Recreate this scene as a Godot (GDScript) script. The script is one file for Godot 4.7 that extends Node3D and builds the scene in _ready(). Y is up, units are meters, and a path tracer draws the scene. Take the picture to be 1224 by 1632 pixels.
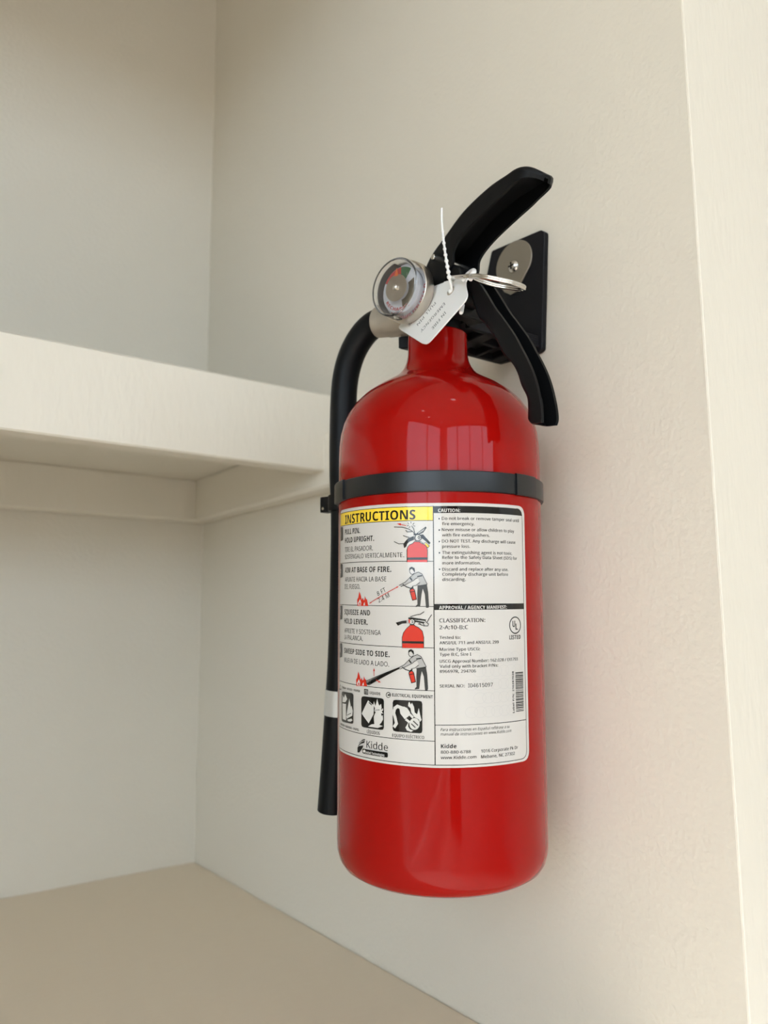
extends Node3D
# A red fire extinguisher on a wall bracket inside a painted built-in cupboard. Metres, y up; the extinguisher's own pieces are laid out in millimetres.

# Printed label: text, arc position (mm from the divider), height (mm), width (mm), cap height (mm), style.
const PRINT_BLACK = [
	["INSTRUCTIONS", -56.01, -14.67, 47.47, 4.49, "b"],
	["PULL PIN.", -56.20, -20.14, 15.28, 2.70, "b"],
	["HOLD UPRIGHT.", -56.14, -24.41, 25.20, 2.60, "b"],
	["TIRE EL PASADOR.", -56.08, -28.97, 24.38, 2.38, "r"],
	["SOSTENGALO VERTICALMENTE.", -56.02, -32.59, 41.79, 2.23, "r"],
	["AIM AT BASE OF FIRE.", -55.93, -39.51, 35.04, 2.59, "b"],
	["APUNTE HACIA LA BASE", -55.87, -44.01, 32.22, 2.28, "r"],
	["DEL FUEGO.", -56.07, -47.64, 15.35, 2.34, "r"],
	["SQUEEZE AND", -56.24, -60.36, 22.74, 2.54, "b"],
	["HOLD LEVER.", -56.55, -64.89, 21.47, 2.54, "b"],
	["APRIETE Y SOSTENGA", -56.11, -69.48, 29.25, 2.26, "r"],
	["LA PALANCA.", -56.19, -72.76, 17.67, 2.30, "r"],
	["SWEEP SIDE TO SIDE.", -56.34, -79.58, 34.46, 2.51, "b"],
	["MUEVA DE LADO A LADO.", -56.27, -84.00, 34.06, 2.26, "r"],
	["TRASH • WOOD • PAPER", -59.41, -97.36, 18.88, 1.03, "b"],
	["LIQUIDS", -33.72, -97.50, 6.61, 1.21, "b"],
	["ELECTRICAL EQUIPMENT", -20.60, -97.55, 19.73, 1.42, "b"],
	["BASURA • MADERA • PAPEL", -61.91, -115.79, 20.79, 1.10, "b"],
	["LÍQUIDOS", -35.42, -115.91, 7.90, 1.52, "r"],
	["EQUIPO ELÉCTRICO", -20.54, -115.93, 15.53, 1.40, "r"],
	["Kidde", -35.70, -122.70, 12.82, 3.24, "r"],
	["Do not break or remove tamper seal until", 3.99, -15.10, 41.92, 1.45, "r"],
	["fire emergency.", 4.12, -17.63, 15.47, 1.40, "r"],
	["Never misuse or allow children to play", 3.94, -20.41, 38.37, 1.44, "r"],
	["with fire extinguishers.", 4.08, -22.93, 23.32, 1.41, "r"],
	["DO NOT TEST. Any discharge will cause", 3.98, -25.79, 39.07, 1.43, "r"],
	["pressure loss.", 4.07, -28.29, 13.23, 1.39, "r"],
	["The extinguishing agent is not toxic.", 4.04, -31.20, 36.68, 1.42, "r"],
	["Refer to the Safety Data Sheet (SDS) for", 4.02, -33.50, 39.98, 1.43, "r"],
	["more information.", 4.00, -36.05, 18.52, 1.39, "r"],
	["Discard and replace after any use.", 3.98, -39.00, 33.96, 1.41, "r"],
	["Completely discharge unit before", 4.03, -41.33, 33.75, 1.41, "r"],
	["discarding.", 4.01, -43.72, 10.94, 1.38, "r"],
	["CLASSIFICATION:", 2.44, -62.89, 21.89, 1.75, "m"],
	["2-A:10-B:C", 2.41, -66.03, 13.40, 1.74, "m"],
	["Tested to:", 2.45, -70.50, 9.72, 1.35, "r"],
	["ANSI/UL 711 and ANSI/UL 299", 2.43, -72.95, 29.01, 1.37, "r"],
	["Marine Type USCG:", 2.48, -75.91, 19.01, 1.35, "r"],
	["Type B:C, Size I", 2.46, -78.24, 14.69, 1.35, "r"],
	["USCG Approval Number: 162.028 / EX1793", 2.44, -81.37, 40.70, 1.38, "r"],
	["Valid only with bracket P/Ns:", 2.42, -83.67, 28.49, 1.36, "r"],
	["896697R, 294706", 2.40, -85.94, 16.92, 1.34, "r"],
	["SERIAL NO:", 2.34, -92.57, 11.50, 1.34, "m"],
	["I04615097", 15.51, -92.73, 12.40, 1.80, "r"],
	["LISTED", 37.94, -71.35, 7.66, 1.94, "b"],
	["Para instrucciones en Español refiérase a su", 2.55, -112.15, 34.39, 1.31, "i"],
	["manual de instrucciones en www.Kidde.com", 2.54, -114.14, 35.53, 1.31, "i"],
	["Kidde", 2.68, -119.77, 7.11, 1.75, "b"],
	["800-880-6788", 2.58, -122.18, 13.79, 1.35, "r"],
	["www.Kidde.com", 2.56, -124.57, 16.52, 1.35, "r"],
	["1016 Corporate Pk Dr", 21.40, -122.26, 20.75, 1.42, "r"],
	["Mebane, NC 27302", 21.37, -124.77, 18.63, 1.41, "r"],
]
const PRINT_WHITE = [
	["CAUTION:", 2.25, -11.38, 10.52, 1.56, "b"],
	["APPROVAL / AGENCY MANIFEST:", 2.37, -56.86, 34.26, 1.55, "b"],
]
const PRINT_SHAPES = [
	["black", [-12.95, -34.93, -12.93, -29.17, -12.55, -27.78, -11.59, -26.65, -9.95, -26.01, -9.22, -25.19, -6.46, -25.20, -5.98, -25.81, -3.96, -26.69, -3.05, -27.82, -2.75, -29.21, -2.79, -34.92]],
	["red", [-12.63, -34.93, -12.60, -29.17, -12.28, -27.91, -11.40, -26.87, -9.81, -26.23, -9.09, -25.45, -6.59, -25.46, -6.15, -26.03, -4.09, -26.91, -3.31, -27.95, -3.01, -29.21, -3.05, -34.93]],
	["black", [-12.71, -32.75, -2.95, -32.67, -2.96, -33.80, -12.71, -33.88]],
	["black", [-9.47, -20.90, -8.26, -21.57, -3.60, -18.15, -3.16, -18.76, -4.71, -20.94, -8.27, -22.75, -9.39, -22.74]],
	["grey", [-7.37, -21.14, -3.91, -18.93, -4.71, -20.28, -7.15, -21.58]],
	["black", [-6.49, -22.02, -4.94, -21.90, -1.38, -25.82, -1.91, -26.60, -3.43, -25.30, -6.27, -23.11]],
	["black", [-9.39, -22.65, -12.12, -23.62, -13.51, -25.01, -14.64, -26.39, -14.08, -28.28, -13.06, -27.51, -12.68, -26.33, -11.44, -25.25, -9.17, -24.40]],
	["white", [-8.94, -23.31, -8.27, -22.00, -6.93, -21.80, -5.83, -22.68, -5.74, -23.99, -6.72, -24.85, -8.28, -24.84, -8.86, -24.18]],
	["grey", [-9.39, -22.21, -8.49, -22.22, -7.97, -25.06, -9.18, -25.27]],
	["yellow", [-3.87, -26.25, -3.43, -25.73, -1.83, -27.38, -2.79, -28.21, -4.09, -26.82]],
	["red", [-17.99, -16.54, -15.73, -16.38, -15.83, -17.53]],
	["black", [-11.73, -38.84, -11.50, -37.58, -10.36, -37.11, -9.11, -37.80, -8.85, -39.19, -9.12, -39.84, -9.56, -38.97, -10.37, -38.06, -11.05, -38.41]],
	["grey", [-9.12, -40.31, -7.25, -39.61, -5.49, -40.47, -4.19, -43.05, -3.08, -45.19, -4.21, -45.84, -7.81, -46.00, -6.61, -44.36, -7.48, -42.29, -8.60, -42.73, -9.49, -43.60, -13.59, -45.61, -15.83, -46.49, -16.77, -45.93, -13.58, -44.31, -10.83, -41.70]],
	["white", [-9.95, -46.19, -8.39, -45.88, -8.08, -46.74, -9.06, -47.18, -10.32, -46.97]],
	["dark", [-7.64, -45.96, -3.25, -45.19, -2.63, -49.05, -2.28, -55.46, -2.55, -56.19, -3.71, -56.21, -4.24, -49.92, -5.18, -47.36, -5.77, -49.94, -6.46, -55.60, -8.66, -55.89, -8.44, -55.29, -7.77, -54.68, -7.83, -49.96]],
	["red", [-11.41, -48.36, -10.95, -47.58, -9.82, -47.23, -9.07, -48.04, -8.16, -52.33, -10.07, -52.82]],
	["black", [-11.23, -48.79, -8.94, -48.38, -8.85, -48.68, -11.14, -49.13]],
	["black", [-11.54, -47.84, -10.86, -46.98, -9.86, -46.32, -9.51, -46.75, -10.50, -47.49, -11.09, -48.06]],
	["black", [-12.35, -77.22, -12.12, -75.99, -10.99, -75.48, -9.75, -76.12, -9.49, -77.47, -9.76, -78.11, -10.20, -77.28, -11.00, -76.42, -11.67, -76.78]],
	["grey", [-9.76, -78.58, -7.90, -77.84, -6.16, -78.64, -4.88, -81.13, -3.77, -83.20, -4.89, -83.86, -8.46, -84.10, -7.27, -82.46, -8.14, -80.47, -9.24, -80.93, -10.13, -81.80, -14.20, -83.91, -16.43, -84.85, -17.36, -84.35, -14.19, -82.64, -11.46, -79.99]],
	["white", [-10.59, -84.35, -9.04, -84.00, -8.73, -84.83, -9.70, -85.29, -10.95, -85.12]],
	["dark", [-8.29, -84.06, -3.94, -83.20, -3.32, -86.96, -2.98, -93.22, -3.24, -93.94, -4.40, -93.98, -4.92, -87.85, -5.85, -85.36, -6.43, -87.90, -7.12, -93.46, -9.31, -93.80, -9.08, -93.20, -8.42, -92.59, -8.48, -87.97]],
	["red", [-12.03, -86.52, -11.58, -85.74, -10.46, -85.36, -9.71, -86.13, -8.80, -90.30, -10.71, -90.84]],
	["black", [-11.85, -86.93, -9.58, -86.46, -9.49, -86.75, -11.76, -87.27]],
	["black", [-12.16, -86.02, -11.49, -85.15, -10.50, -84.47, -10.15, -84.88, -11.13, -85.64, -11.71, -86.21]],
	["red", [-42.62, -55.96, -42.95, -52.95, -42.03, -51.81, -41.16, -48.79, -39.84, -51.12, -39.27, -53.00, -38.44, -51.78, -38.03, -53.07, -37.22, -52.98, -36.97, -51.01, -36.04, -52.78, -35.53, -52.51, -34.64, -55.87]],
	["white", [-41.86, -55.64, -42.10, -54.52, -40.63, -52.57, -39.69, -54.26, -39.89, -55.69]],
	["red", [-41.12, -55.53, -41.27, -54.73, -40.62, -53.82, -40.26, -54.71, -40.40, -55.52]],
	["white", [-38.02, -55.57, -37.75, -54.68, -37.09, -54.00, -36.95, -55.56]],
	["red", [-43.29, -94.63, -43.62, -91.70, -42.70, -90.52, -41.82, -87.49, -40.50, -89.67, -39.92, -91.47, -39.09, -90.22, -38.67, -91.45, -37.86, -91.30, -37.60, -89.35, -36.68, -91.02, -36.16, -90.72, -35.27, -93.95]],
	["white", [-42.53, -94.25, -42.76, -93.17, -41.28, -91.15, -40.34, -92.73, -40.55, -94.15]],
	["red", [-41.78, -94.09, -41.94, -93.31, -41.28, -92.38, -40.91, -93.22, -41.05, -94.02]],
	["white", [-38.66, -93.90, -38.39, -93.00, -37.73, -92.29, -37.59, -93.80]],
	["red", [-34.08, -54.76, -32.80, -53.85, -32.44, -54.42]],
	["red", [-16.96, -46.32, -18.21, -46.50, -17.83, -47.20]],
	["black", [-15.42, -75.07, -15.40, -70.07, -14.74, -67.95, -13.17, -65.89, -11.62, -64.56, -11.44, -64.15, -9.16, -64.10, -8.96, -64.50, -7.09, -65.35, -5.40, -66.92, -4.72, -69.79, -4.76, -74.82]],
	["red", [-15.16, -74.98, -15.14, -70.06, -14.52, -68.06, -13.04, -66.09, -11.49, -64.80, -11.28, -64.43, -9.33, -64.39, -9.12, -64.75, -7.21, -65.59, -5.61, -67.08, -4.97, -69.79, -5.00, -74.75]],
	["black", [-15.28, -71.84, -4.86, -71.71, -4.87, -72.75, -15.28, -72.89]],
	["black", [-12.29, -60.90, -10.71, -60.74, -3.65, -61.66, -3.94, -62.23, -10.92, -61.72, -12.12, -61.58]],
	["black", [-9.03, -62.04, -4.19, -62.88, -4.89, -63.45, -9.03, -62.81]],
	["black", [-12.29, -62.15, -15.25, -62.50, -18.51, -63.39, -17.39, -64.78, -15.25, -63.75, -12.30, -63.52]],
	["grey", [-13.07, -62.13, -11.78, -61.90, -11.78, -63.72, -13.07, -63.74]],
	["white", [-11.70, -62.91, -11.22, -61.80, -10.16, -61.46, -9.24, -61.97, -8.99, -63.05, -9.58, -63.95, -10.72, -64.05, -11.44, -63.71]],
	["red", [-12.12, -61.74, -11.35, -61.73, -11.36, -63.50, -11.95, -63.36]],
	["black", [-16.73, -84.12, -16.64, -84.59, -26.50, -89.26, -27.52, -88.84]],
	["red", [-30.78, -85.18, -30.24, -86.50, -31.33, -86.57]],
	["red", [-26.66, -91.61, -28.34, -91.65, -27.77, -90.88]],
	["black", [-59.66, -99.80, -58.89, -99.05, -56.73, -98.70, -47.68, -98.41, -46.34, -98.62, -45.91, -99.31, -45.82, -112.14, -46.24, -112.83, -47.55, -113.09, -56.52, -113.55, -58.64, -113.48, -59.42, -112.84]],
	["black", [-39.32, -100.20, -38.84, -99.26, -37.42, -98.92, -26.45, -98.88, -25.34, -99.20, -24.97, -100.11, -24.98, -112.22, -25.34, -113.11, -26.44, -113.39, -37.38, -113.48, -38.79, -113.22, -39.27, -112.32]],
	["black", [-20.19, -100.35, -19.82, -99.38, -18.73, -99.03, -6.98, -98.86, -6.01, -99.18, -5.69, -100.12, -5.76, -112.23, -6.09, -113.15, -7.06, -113.44, -18.77, -113.39, -19.85, -113.09, -20.22, -112.14]],
	["white", [-58.29, -104.48, -53.50, -104.22, -53.29, -112.30, -57.89, -112.28]],
	["white", [-58.16, -104.04, -58.08, -100.61, -56.14, -101.74, -54.31, -99.65, -51.98, -101.80, -54.26, -103.68]],
	["white", [-51.92, -107.06, -50.60, -103.95, -49.79, -101.25, -48.61, -103.71, -48.08, -105.32, -47.41, -104.40, -46.33, -106.98, -46.88, -109.33, -47.97, -108.02, -52.60, -109.67]],
	["white", [-53.11, -110.08, -47.05, -108.03, -46.72, -109.15, -52.48, -111.42]],
	["white", [-52.07, -111.79, -47.53, -110.67, -46.54, -111.37, -48.37, -112.24, -50.89, -112.38]],
	["white", [-34.52, -100.54, -30.87, -102.55, -30.97, -106.68, -34.09, -111.22, -38.97, -107.18]],
	["white", [-31.20, -102.34, -30.77, -100.60, -29.85, -102.74, -28.81, -99.21, -28.03, -101.57, -27.62, -102.42, -26.51, -101.44, -26.21, -103.22, -26.51, -104.17, -25.41, -103.35, -25.41, -104.35, -26.51, -105.37, -27.52, -104.14, -30.39, -104.69, -30.12, -103.77]],
	["white", [-30.65, -104.95, -27.52, -104.42, -25.91, -105.20, -25.27, -105.82, -26.51, -105.77, -26.26, -107.03, -25.51, -106.56, -25.42, -108.55, -26.51, -110.26, -27.62, -111.17, -25.42, -111.59, -28.54, -112.74, -34.55, -112.73, -32.28, -111.46, -30.54, -111.15, -30.92, -107.89, -29.75, -105.55]],
	["white", [-16.78, -102.49, -14.51, -101.76, -12.88, -102.37, -11.45, -104.34, -11.75, -105.61, -14.10, -107.53, -16.26, -105.11]],
	["white", [-6.96, -109.20, -7.11, -110.12, -7.54, -110.94, -8.18, -111.57, -8.98, -111.93, -9.83, -111.98, -10.63, -111.71, -11.28, -111.15, -11.71, -110.38, -11.85, -109.47, -11.70, -108.55, -11.27, -107.72, -10.60, -107.09, -9.80, -106.72, -8.95, -106.68, -8.16, -106.95, -7.52, -107.52, -7.10, -108.30]],
	["white", [-12.45, -101.44, -12.28, -100.04, -11.77, -99.42, -11.10, -100.77, -10.59, -99.76, -9.60, -101.68, -9.28, -104.22, -8.13, -104.95, -7.37, -102.16, -6.77, -104.88, -6.10, -107.40, -6.88, -108.33, -7.40, -107.18, -9.46, -106.27, -10.91, -104.31, -11.27, -102.36]],
	["white", [-13.77, -111.25, -12.31, -108.83, -12.49, -110.69, -11.57, -111.89, -9.90, -112.41, -11.15, -113.04, -13.05, -112.50]],
	["black", [-37.24, -95.39, -34.53, -95.48, -34.53, -97.93, -37.23, -97.94]],
	["white", [-36.74, -95.84, -35.00, -95.89, -34.99, -97.61, -36.74, -97.56]],
	["black", [-21.25, -96.95, -21.34, -97.46, -21.62, -97.91, -22.03, -98.22, -22.52, -98.36, -23.01, -98.29, -23.42, -98.04, -23.70, -97.63, -23.80, -97.13, -23.70, -96.61, -23.42, -96.16, -23.00, -95.85, -22.51, -95.71, -22.03, -95.78, -21.62, -96.04, -21.34, -96.45]],
	["black", [-41.91, -123.05, -40.62, -120.91, -38.15, -119.26, -36.43, -118.79, -37.03, -120.65, -39.43, -121.39, -41.56, -122.80]],
	["black", [-42.10, -125.86, -42.11, -123.49, -41.08, -122.73, -37.64, -121.95, -38.45, -123.44, -40.60, -125.62]],
	["black", [-38.39, -124.00, -38.17, -123.56, -37.53, -123.40, -23.49, -123.36, -22.99, -123.51, -22.83, -123.93, -22.83, -125.11, -23.00, -125.52, -23.49, -125.64, -37.52, -125.66, -38.17, -125.55, -38.38, -125.13]],
	["white", [-36.35, -124.39, -36.45, -124.75, -36.74, -125.04, -37.14, -125.19, -37.54, -125.16, -37.84, -124.95, -37.95, -124.62, -37.84, -124.26, -37.54, -123.97, -37.14, -123.82, -36.75, -123.85, -36.46, -124.06]],
	["tab", [-63.24, -16.16, -62.84, -15.88, -61.70, -15.81, -60.39, -15.83, -59.43, -15.94, -59.12, -16.23, -59.01, -22.37, -59.29, -22.68, -60.18, -22.84, -61.64, -22.92, -62.70, -22.88, -63.08, -22.61]],
	["tab", [-63.61, -35.29, -63.20, -35.01, -62.02, -34.92, -60.56, -34.91, -59.57, -35.00, -59.25, -35.29, -59.15, -41.27, -59.43, -41.58, -60.33, -41.77, -61.97, -41.93, -63.06, -41.93, -63.45, -41.67]],
	["tab", [-63.08, -56.61, -62.69, -56.30, -61.56, -56.15, -60.82, -56.10, -59.83, -56.14, -59.51, -56.40, -59.40, -62.54, -59.68, -62.87, -60.60, -63.09, -61.50, -63.22, -62.55, -63.27, -62.92, -63.03]],
	["tab", [-63.63, -75.66, -63.24, -75.36, -62.12, -75.19, -60.76, -75.07, -59.82, -75.08, -59.51, -75.32, -59.40, -81.45, -59.67, -81.76, -60.52, -82.01, -62.07, -82.30, -63.09, -82.40, -63.46, -82.20]],
]
const PRINT_LINES = [
	["black", 0.35, [-8.94, -23.31, -8.27, -22.09, -6.93, -21.88, -5.83, -22.76, -5.74, -23.99, -6.72, -24.85, -8.28, -24.84, -8.95, -23.96, -8.94, -23.31]],
	["black", 0.30, [-7.38, -23.32, -6.93, -22.76, -6.36, -23.33, -6.72, -23.98, -7.25, -23.76]],
	["black", 0.20, [-6.28, -25.07, -4.75, -26.17, -3.65, -25.73, -1.83, -27.38, -2.70, -28.21, -3.96, -26.82]],
	["black", 0.30, [-19.22, -18.14, -14.89, -18.35, -11.65, -19.33, -9.16, -20.99]],
	["black", 0.30, [-13.26, -19.88, -12.57, -20.63, -10.28, -20.54]],
	["black", 0.30, [-14.53, -22.36, -13.04, -22.95, -11.57, -23.28]],
	["black", 0.30, [-19.23, -25.13, -16.81, -26.27, -14.21, -26.18]],
	["black", 0.30, [-10.27, -17.91, -9.37, -19.15, -8.93, -20.90]],
	["black", 0.25, [-12.32, -16.24, -11.73, -16.83]],
	["black", 0.25, [-10.72, -15.83, -10.63, -16.58]],
	["black", 0.25, [-9.14, -16.52, -9.72, -17.08]],
	["black", 0.25, [-12.56, -17.78, -11.82, -17.62]],
	["black", 0.25, [-8.69, -17.93, -9.46, -17.70]],
	["black", 0.25, [-11.64, -18.59, -11.18, -18.07]],
	["red", 0.30, [-16.31, -16.94, -13.16, -17.63]],
	["black", 0.25, [-11.36, -38.54, -11.46, -39.54, -10.83, -40.49, -10.02, -40.75, -9.12, -40.14]],
	["black", 0.22, [-9.12, -40.31, -7.25, -39.61, -5.49, -40.47, -4.19, -43.05, -3.08, -45.19, -4.21, -45.84, -7.81, -46.00]],
	["black", 0.22, [-16.77, -45.93, -13.58, -44.31, -10.83, -41.70, -9.12, -40.31]],
	["black", 0.22, [-15.83, -46.49, -13.59, -45.61, -9.49, -43.60, -8.60, -42.73, -7.48, -42.29]],
	["black", 0.60, [-11.20, -42.31, -10.30, -43.43]],
	["black", 0.50, [-7.61, -41.69, -5.58, -41.33]],
	["black", 0.22, [-10.32, -46.97, -9.95, -46.19, -8.39, -45.88, -6.61, -44.44]],
	["black", 0.30, [-11.41, -48.36, -10.95, -47.58, -9.82, -47.23, -9.07, -48.04, -8.16, -52.33, -10.07, -52.82, -11.41, -48.36]],
	["black", 0.40, [-14.75, -45.49, -12.90, -46.64, -10.86, -47.23]],
	["black", 0.25, [-11.99, -76.91, -12.08, -77.89, -11.46, -78.80, -10.65, -79.03, -9.76, -78.41]],
	["black", 0.22, [-9.76, -78.58, -7.90, -77.84, -6.16, -78.64, -4.88, -81.13, -3.77, -83.20, -4.89, -83.86, -8.46, -84.10]],
	["black", 0.22, [-17.36, -84.35, -14.19, -82.64, -11.46, -79.99, -9.76, -78.58]],
	["black", 0.22, [-16.43, -84.85, -14.20, -83.91, -10.13, -81.80, -9.24, -80.93, -8.14, -80.47]],
	["black", 0.60, [-11.83, -80.60, -10.93, -81.66]],
	["black", 0.50, [-8.27, -79.88, -6.25, -79.48]],
	["black", 0.22, [-10.95, -85.12, -10.59, -84.35, -9.04, -84.00, -7.27, -82.55]],
	["black", 0.30, [-12.03, -86.52, -11.58, -85.74, -10.46, -85.36, -9.71, -86.13, -8.80, -90.30, -10.71, -90.84, -12.03, -86.52]],
	["black", 0.40, [-15.35, -83.83, -13.52, -84.89, -11.49, -85.40]],
	["red", 0.30, [-33.59, -54.53, -17.11, -46.45]],
	["black", 0.35, [-11.22, -61.80, -10.16, -61.46, -9.24, -61.97, -8.99, -63.05, -9.58, -63.95, -10.72, -64.05, -11.44, -63.71]],
	["black", 0.30, [-10.72, -62.48, -10.00, -62.35, -9.87, -63.07, -10.51, -63.32]],
	["black", 0.30, [-11.13, -60.47, -8.81, -59.70, -6.31, -59.21, -4.65, -58.06]],
	["black", 0.30, [-1.11, -59.41, -2.14, -60.91, -3.13, -62.70]],
	["black", 0.30, [-4.06, -62.35, -2.56, -63.73, -2.85, -64.54, -4.69, -64.57, -7.37, -63.62]],
	["black", 0.30, [-6.74, -63.41, -5.92, -64.28]],
	["black", 0.30, [-5.10, -63.38, -4.49, -64.37]],
	["black", 0.30, [-16.86, -84.12, -35.90, -91.70]],
	["black", 0.35, [-16.86, -84.20, -35.78, -92.39]],
	["black", 0.50, [-16.82, -84.28, -35.30, -92.88]],
	["black", 0.50, [-16.73, -84.36, -34.71, -93.16]],
	["black", 0.35, [-16.64, -84.47, -33.90, -93.30]],
	["red", 0.30, [-30.73, -86.00, -30.62, -88.85]],
	["red", 0.30, [-29.33, -90.59, -27.26, -91.45]],
	["black", 0.25, [-58.29, -104.48, -53.50, -104.22]],
	["black", 0.50, [-33.77, -101.45, -32.19, -102.35]],
	["white", 1.50, [-19.21, -111.19, -18.18, -109.72, -18.84, -107.20, -19.61, -104.88, -19.01, -102.85, -17.66, -101.88, -15.60, -102.42]],
	["white", 1.10, [-11.41, -105.32, -10.29, -106.32]],
	["white", 1.10, [-13.33, -107.60, -11.98, -108.54]],
	["black", 0.45, [-10.80, -109.41, -9.07, -110.88]],
	["black", 0.45, [-9.88, -108.10, -7.83, -109.83]],
	["black", 0.35, [-36.37, -96.30, -35.29, -96.32]],
	["black", 0.35, [-36.37, -96.83, -35.29, -96.86]],
	["black", 0.35, [-36.37, -97.28, -35.29, -97.31]],
	["white", 0.50, [-21.90, -96.51, -22.47, -96.27, -22.99, -96.67, -23.08, -97.16, -22.89, -97.66, -22.37, -97.83, -21.86, -97.47]],
	["black", 0.30, [-63.06, -98.17, -61.49, -95.82, -60.00, -98.08, -63.06, -98.17]],
	["white", 0.25, [-41.43, -122.37, -39.11, -120.41, -36.79, -119.48]],
]

const MM := 0.001
const TILT_X := Vector3(0.99963646, -0.02696206, 0.0)
const TILT_Y := Vector3(0.0269598702, 0.999555121, 0.0127564253)
const TILT_Z := Vector3(-0.000343939557, -0.0127517878, 0.999918633)
const FOOT := Vector3(0.001056, 0.0, 0.07174579)
const DIVIDER := 43.4        # bearing of the label's divider, degrees
const LABEL_R := 54.1

# Room (metres)
const FLOOR_Y := -1.40
const CEIL_Y := 1.55
const FRONT_X := 0.108       # face of the cupboard's front wall
const BACK_X := -0.4686      # back of the cupboard
const OPP_X := 3.6           # wall with the added windows
const SIDE_A := -1.7
const SIDE_B := 2.7

var M := {}

func _ready() -> void:
	# --- camera
	var cam := Camera3D.new()
	cam.name = "camera"
	var yaw := 0.64003
	var pitch := 0.14226
	var roll := -0.00642
	var fwd := Vector3(-cos(yaw) * cos(pitch), sin(pitch), -sin(yaw) * cos(pitch))
	var r0 := fwd.cross(Vector3.UP).normalized()
	var u0 := r0.cross(fwd)
	var rr := r0 * cos(roll) + u0 * sin(roll)
	var uu := u0 * cos(roll) - r0 * sin(roll)
	cam.transform = Transform3D(Basis(rr, uu, -fwd), Vector3(0.32489, -0.066, 0.34984))
	cam.keep_aspect = Camera3D.KEEP_HEIGHT
	var attr := CameraAttributesPhysical.new()
	attr.frustum_focal_length = 18.69
	attr.frustum_focus_distance = 0.385
	attr.exposure_aperture = 6.0
	attr.frustum_near = 0.01
	attr.frustum_far = 50.0
	cam.attributes = attr
	cam.fov = 65.4066
	cam.near = 0.01
	cam.far = 50.0
	add_child(cam)
	# --- sky and exposure
	var env := Environment.new()
	var skymat := ProceduralSkyMaterial.new()
	skymat.sky_top_color = Color(0.86, 0.93, 1.0)
	skymat.sky_horizon_color = Color(0.86, 0.94, 1.0)
	skymat.ground_horizon_color = Color(0.62, 0.62, 0.58)
	skymat.ground_bottom_color = Color(0.40, 0.40, 0.36)
	skymat.sky_energy_multiplier = SKY_E
	skymat.ground_energy_multiplier = SKY_E
	var sky := Sky.new()
	sky.sky_material = skymat
	env.sky = sky
	env.background_mode = Environment.BG_SKY
	env.ambient_light_source = Environment.AMBIENT_SOURCE_SKY
	env.reflected_light_source = Environment.REFLECTION_SOURCE_SKY
	env.tonemap_mode = Environment.TONE_MAPPER_LINEAR
	env.tonemap_exposure = EXPOSURE
	env.sdfgi_enabled = true
	env.ssao_enabled = true
	env.ssil_enabled = true
	var we := WorldEnvironment.new()
	we.name = "world_environment"
	we.environment = env
	add_child(we)

	make_materials()
	build_room()
	build_shelves()
	build_bracket()
	build_extinguisher()
	build_tag()

const SKY_E := 1.95
const EXPOSURE := 1.2
const FILL_LAMP_E := 9.0  # strength of the added fill downlights
const FILL_LAMP_COLOR := Color(0.96, 0.98, 1.0)

# ------------------------------------------------------------------ materials
func mat(color: Color, rough: float, metal := 0.0) -> StandardMaterial3D:
	var m := StandardMaterial3D.new()
	m.albedo_color = color
	m.roughness = rough
	m.metallic = metal
	return m

func noise_height(freq: float, seed_: int, octaves: int, sx := 1.0, size := 512) -> Image:
	var n := FastNoiseLite.new()
	n.seed = seed_
	n.noise_type = FastNoiseLite.TYPE_SIMPLEX_SMOOTH
	n.frequency = freq
	n.fractal_octaves = octaves
	var im := n.get_seamless_image(size, size)
	if sx != 1.0:      # drag the noise out along one way, as a brush does: keep the full height, squeeze the width
		im.resize(int(size * sx), size, Image.INTERPOLATE_LANCZOS)
		var wide := Image.create_empty(size, size, false, im.get_format())
		for k in int(round(1.0 / sx)):
			wide.blit_rect(im, Rect2i(0, 0, im.get_width(), size), Vector2i(k * im.get_width(), 0))
		im = wide
	return im

func relief(m: StandardMaterial3D, im: Image, strength: float, scale: float) -> StandardMaterial3D:
	var nm: Image = im.duplicate()
	nm.convert(Image.FORMAT_RGBA8)
	nm.bump_map_to_normal_map(3.0)
	m.normal_enabled = true
	m.normal_texture = ImageTexture.create_from_image(nm)
	m.normal_scale = strength
	m.uv1_triplanar = true
	m.uv1_world_triplanar = true
	m.uv1_scale = Vector3.ONE * scale
	return m

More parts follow.
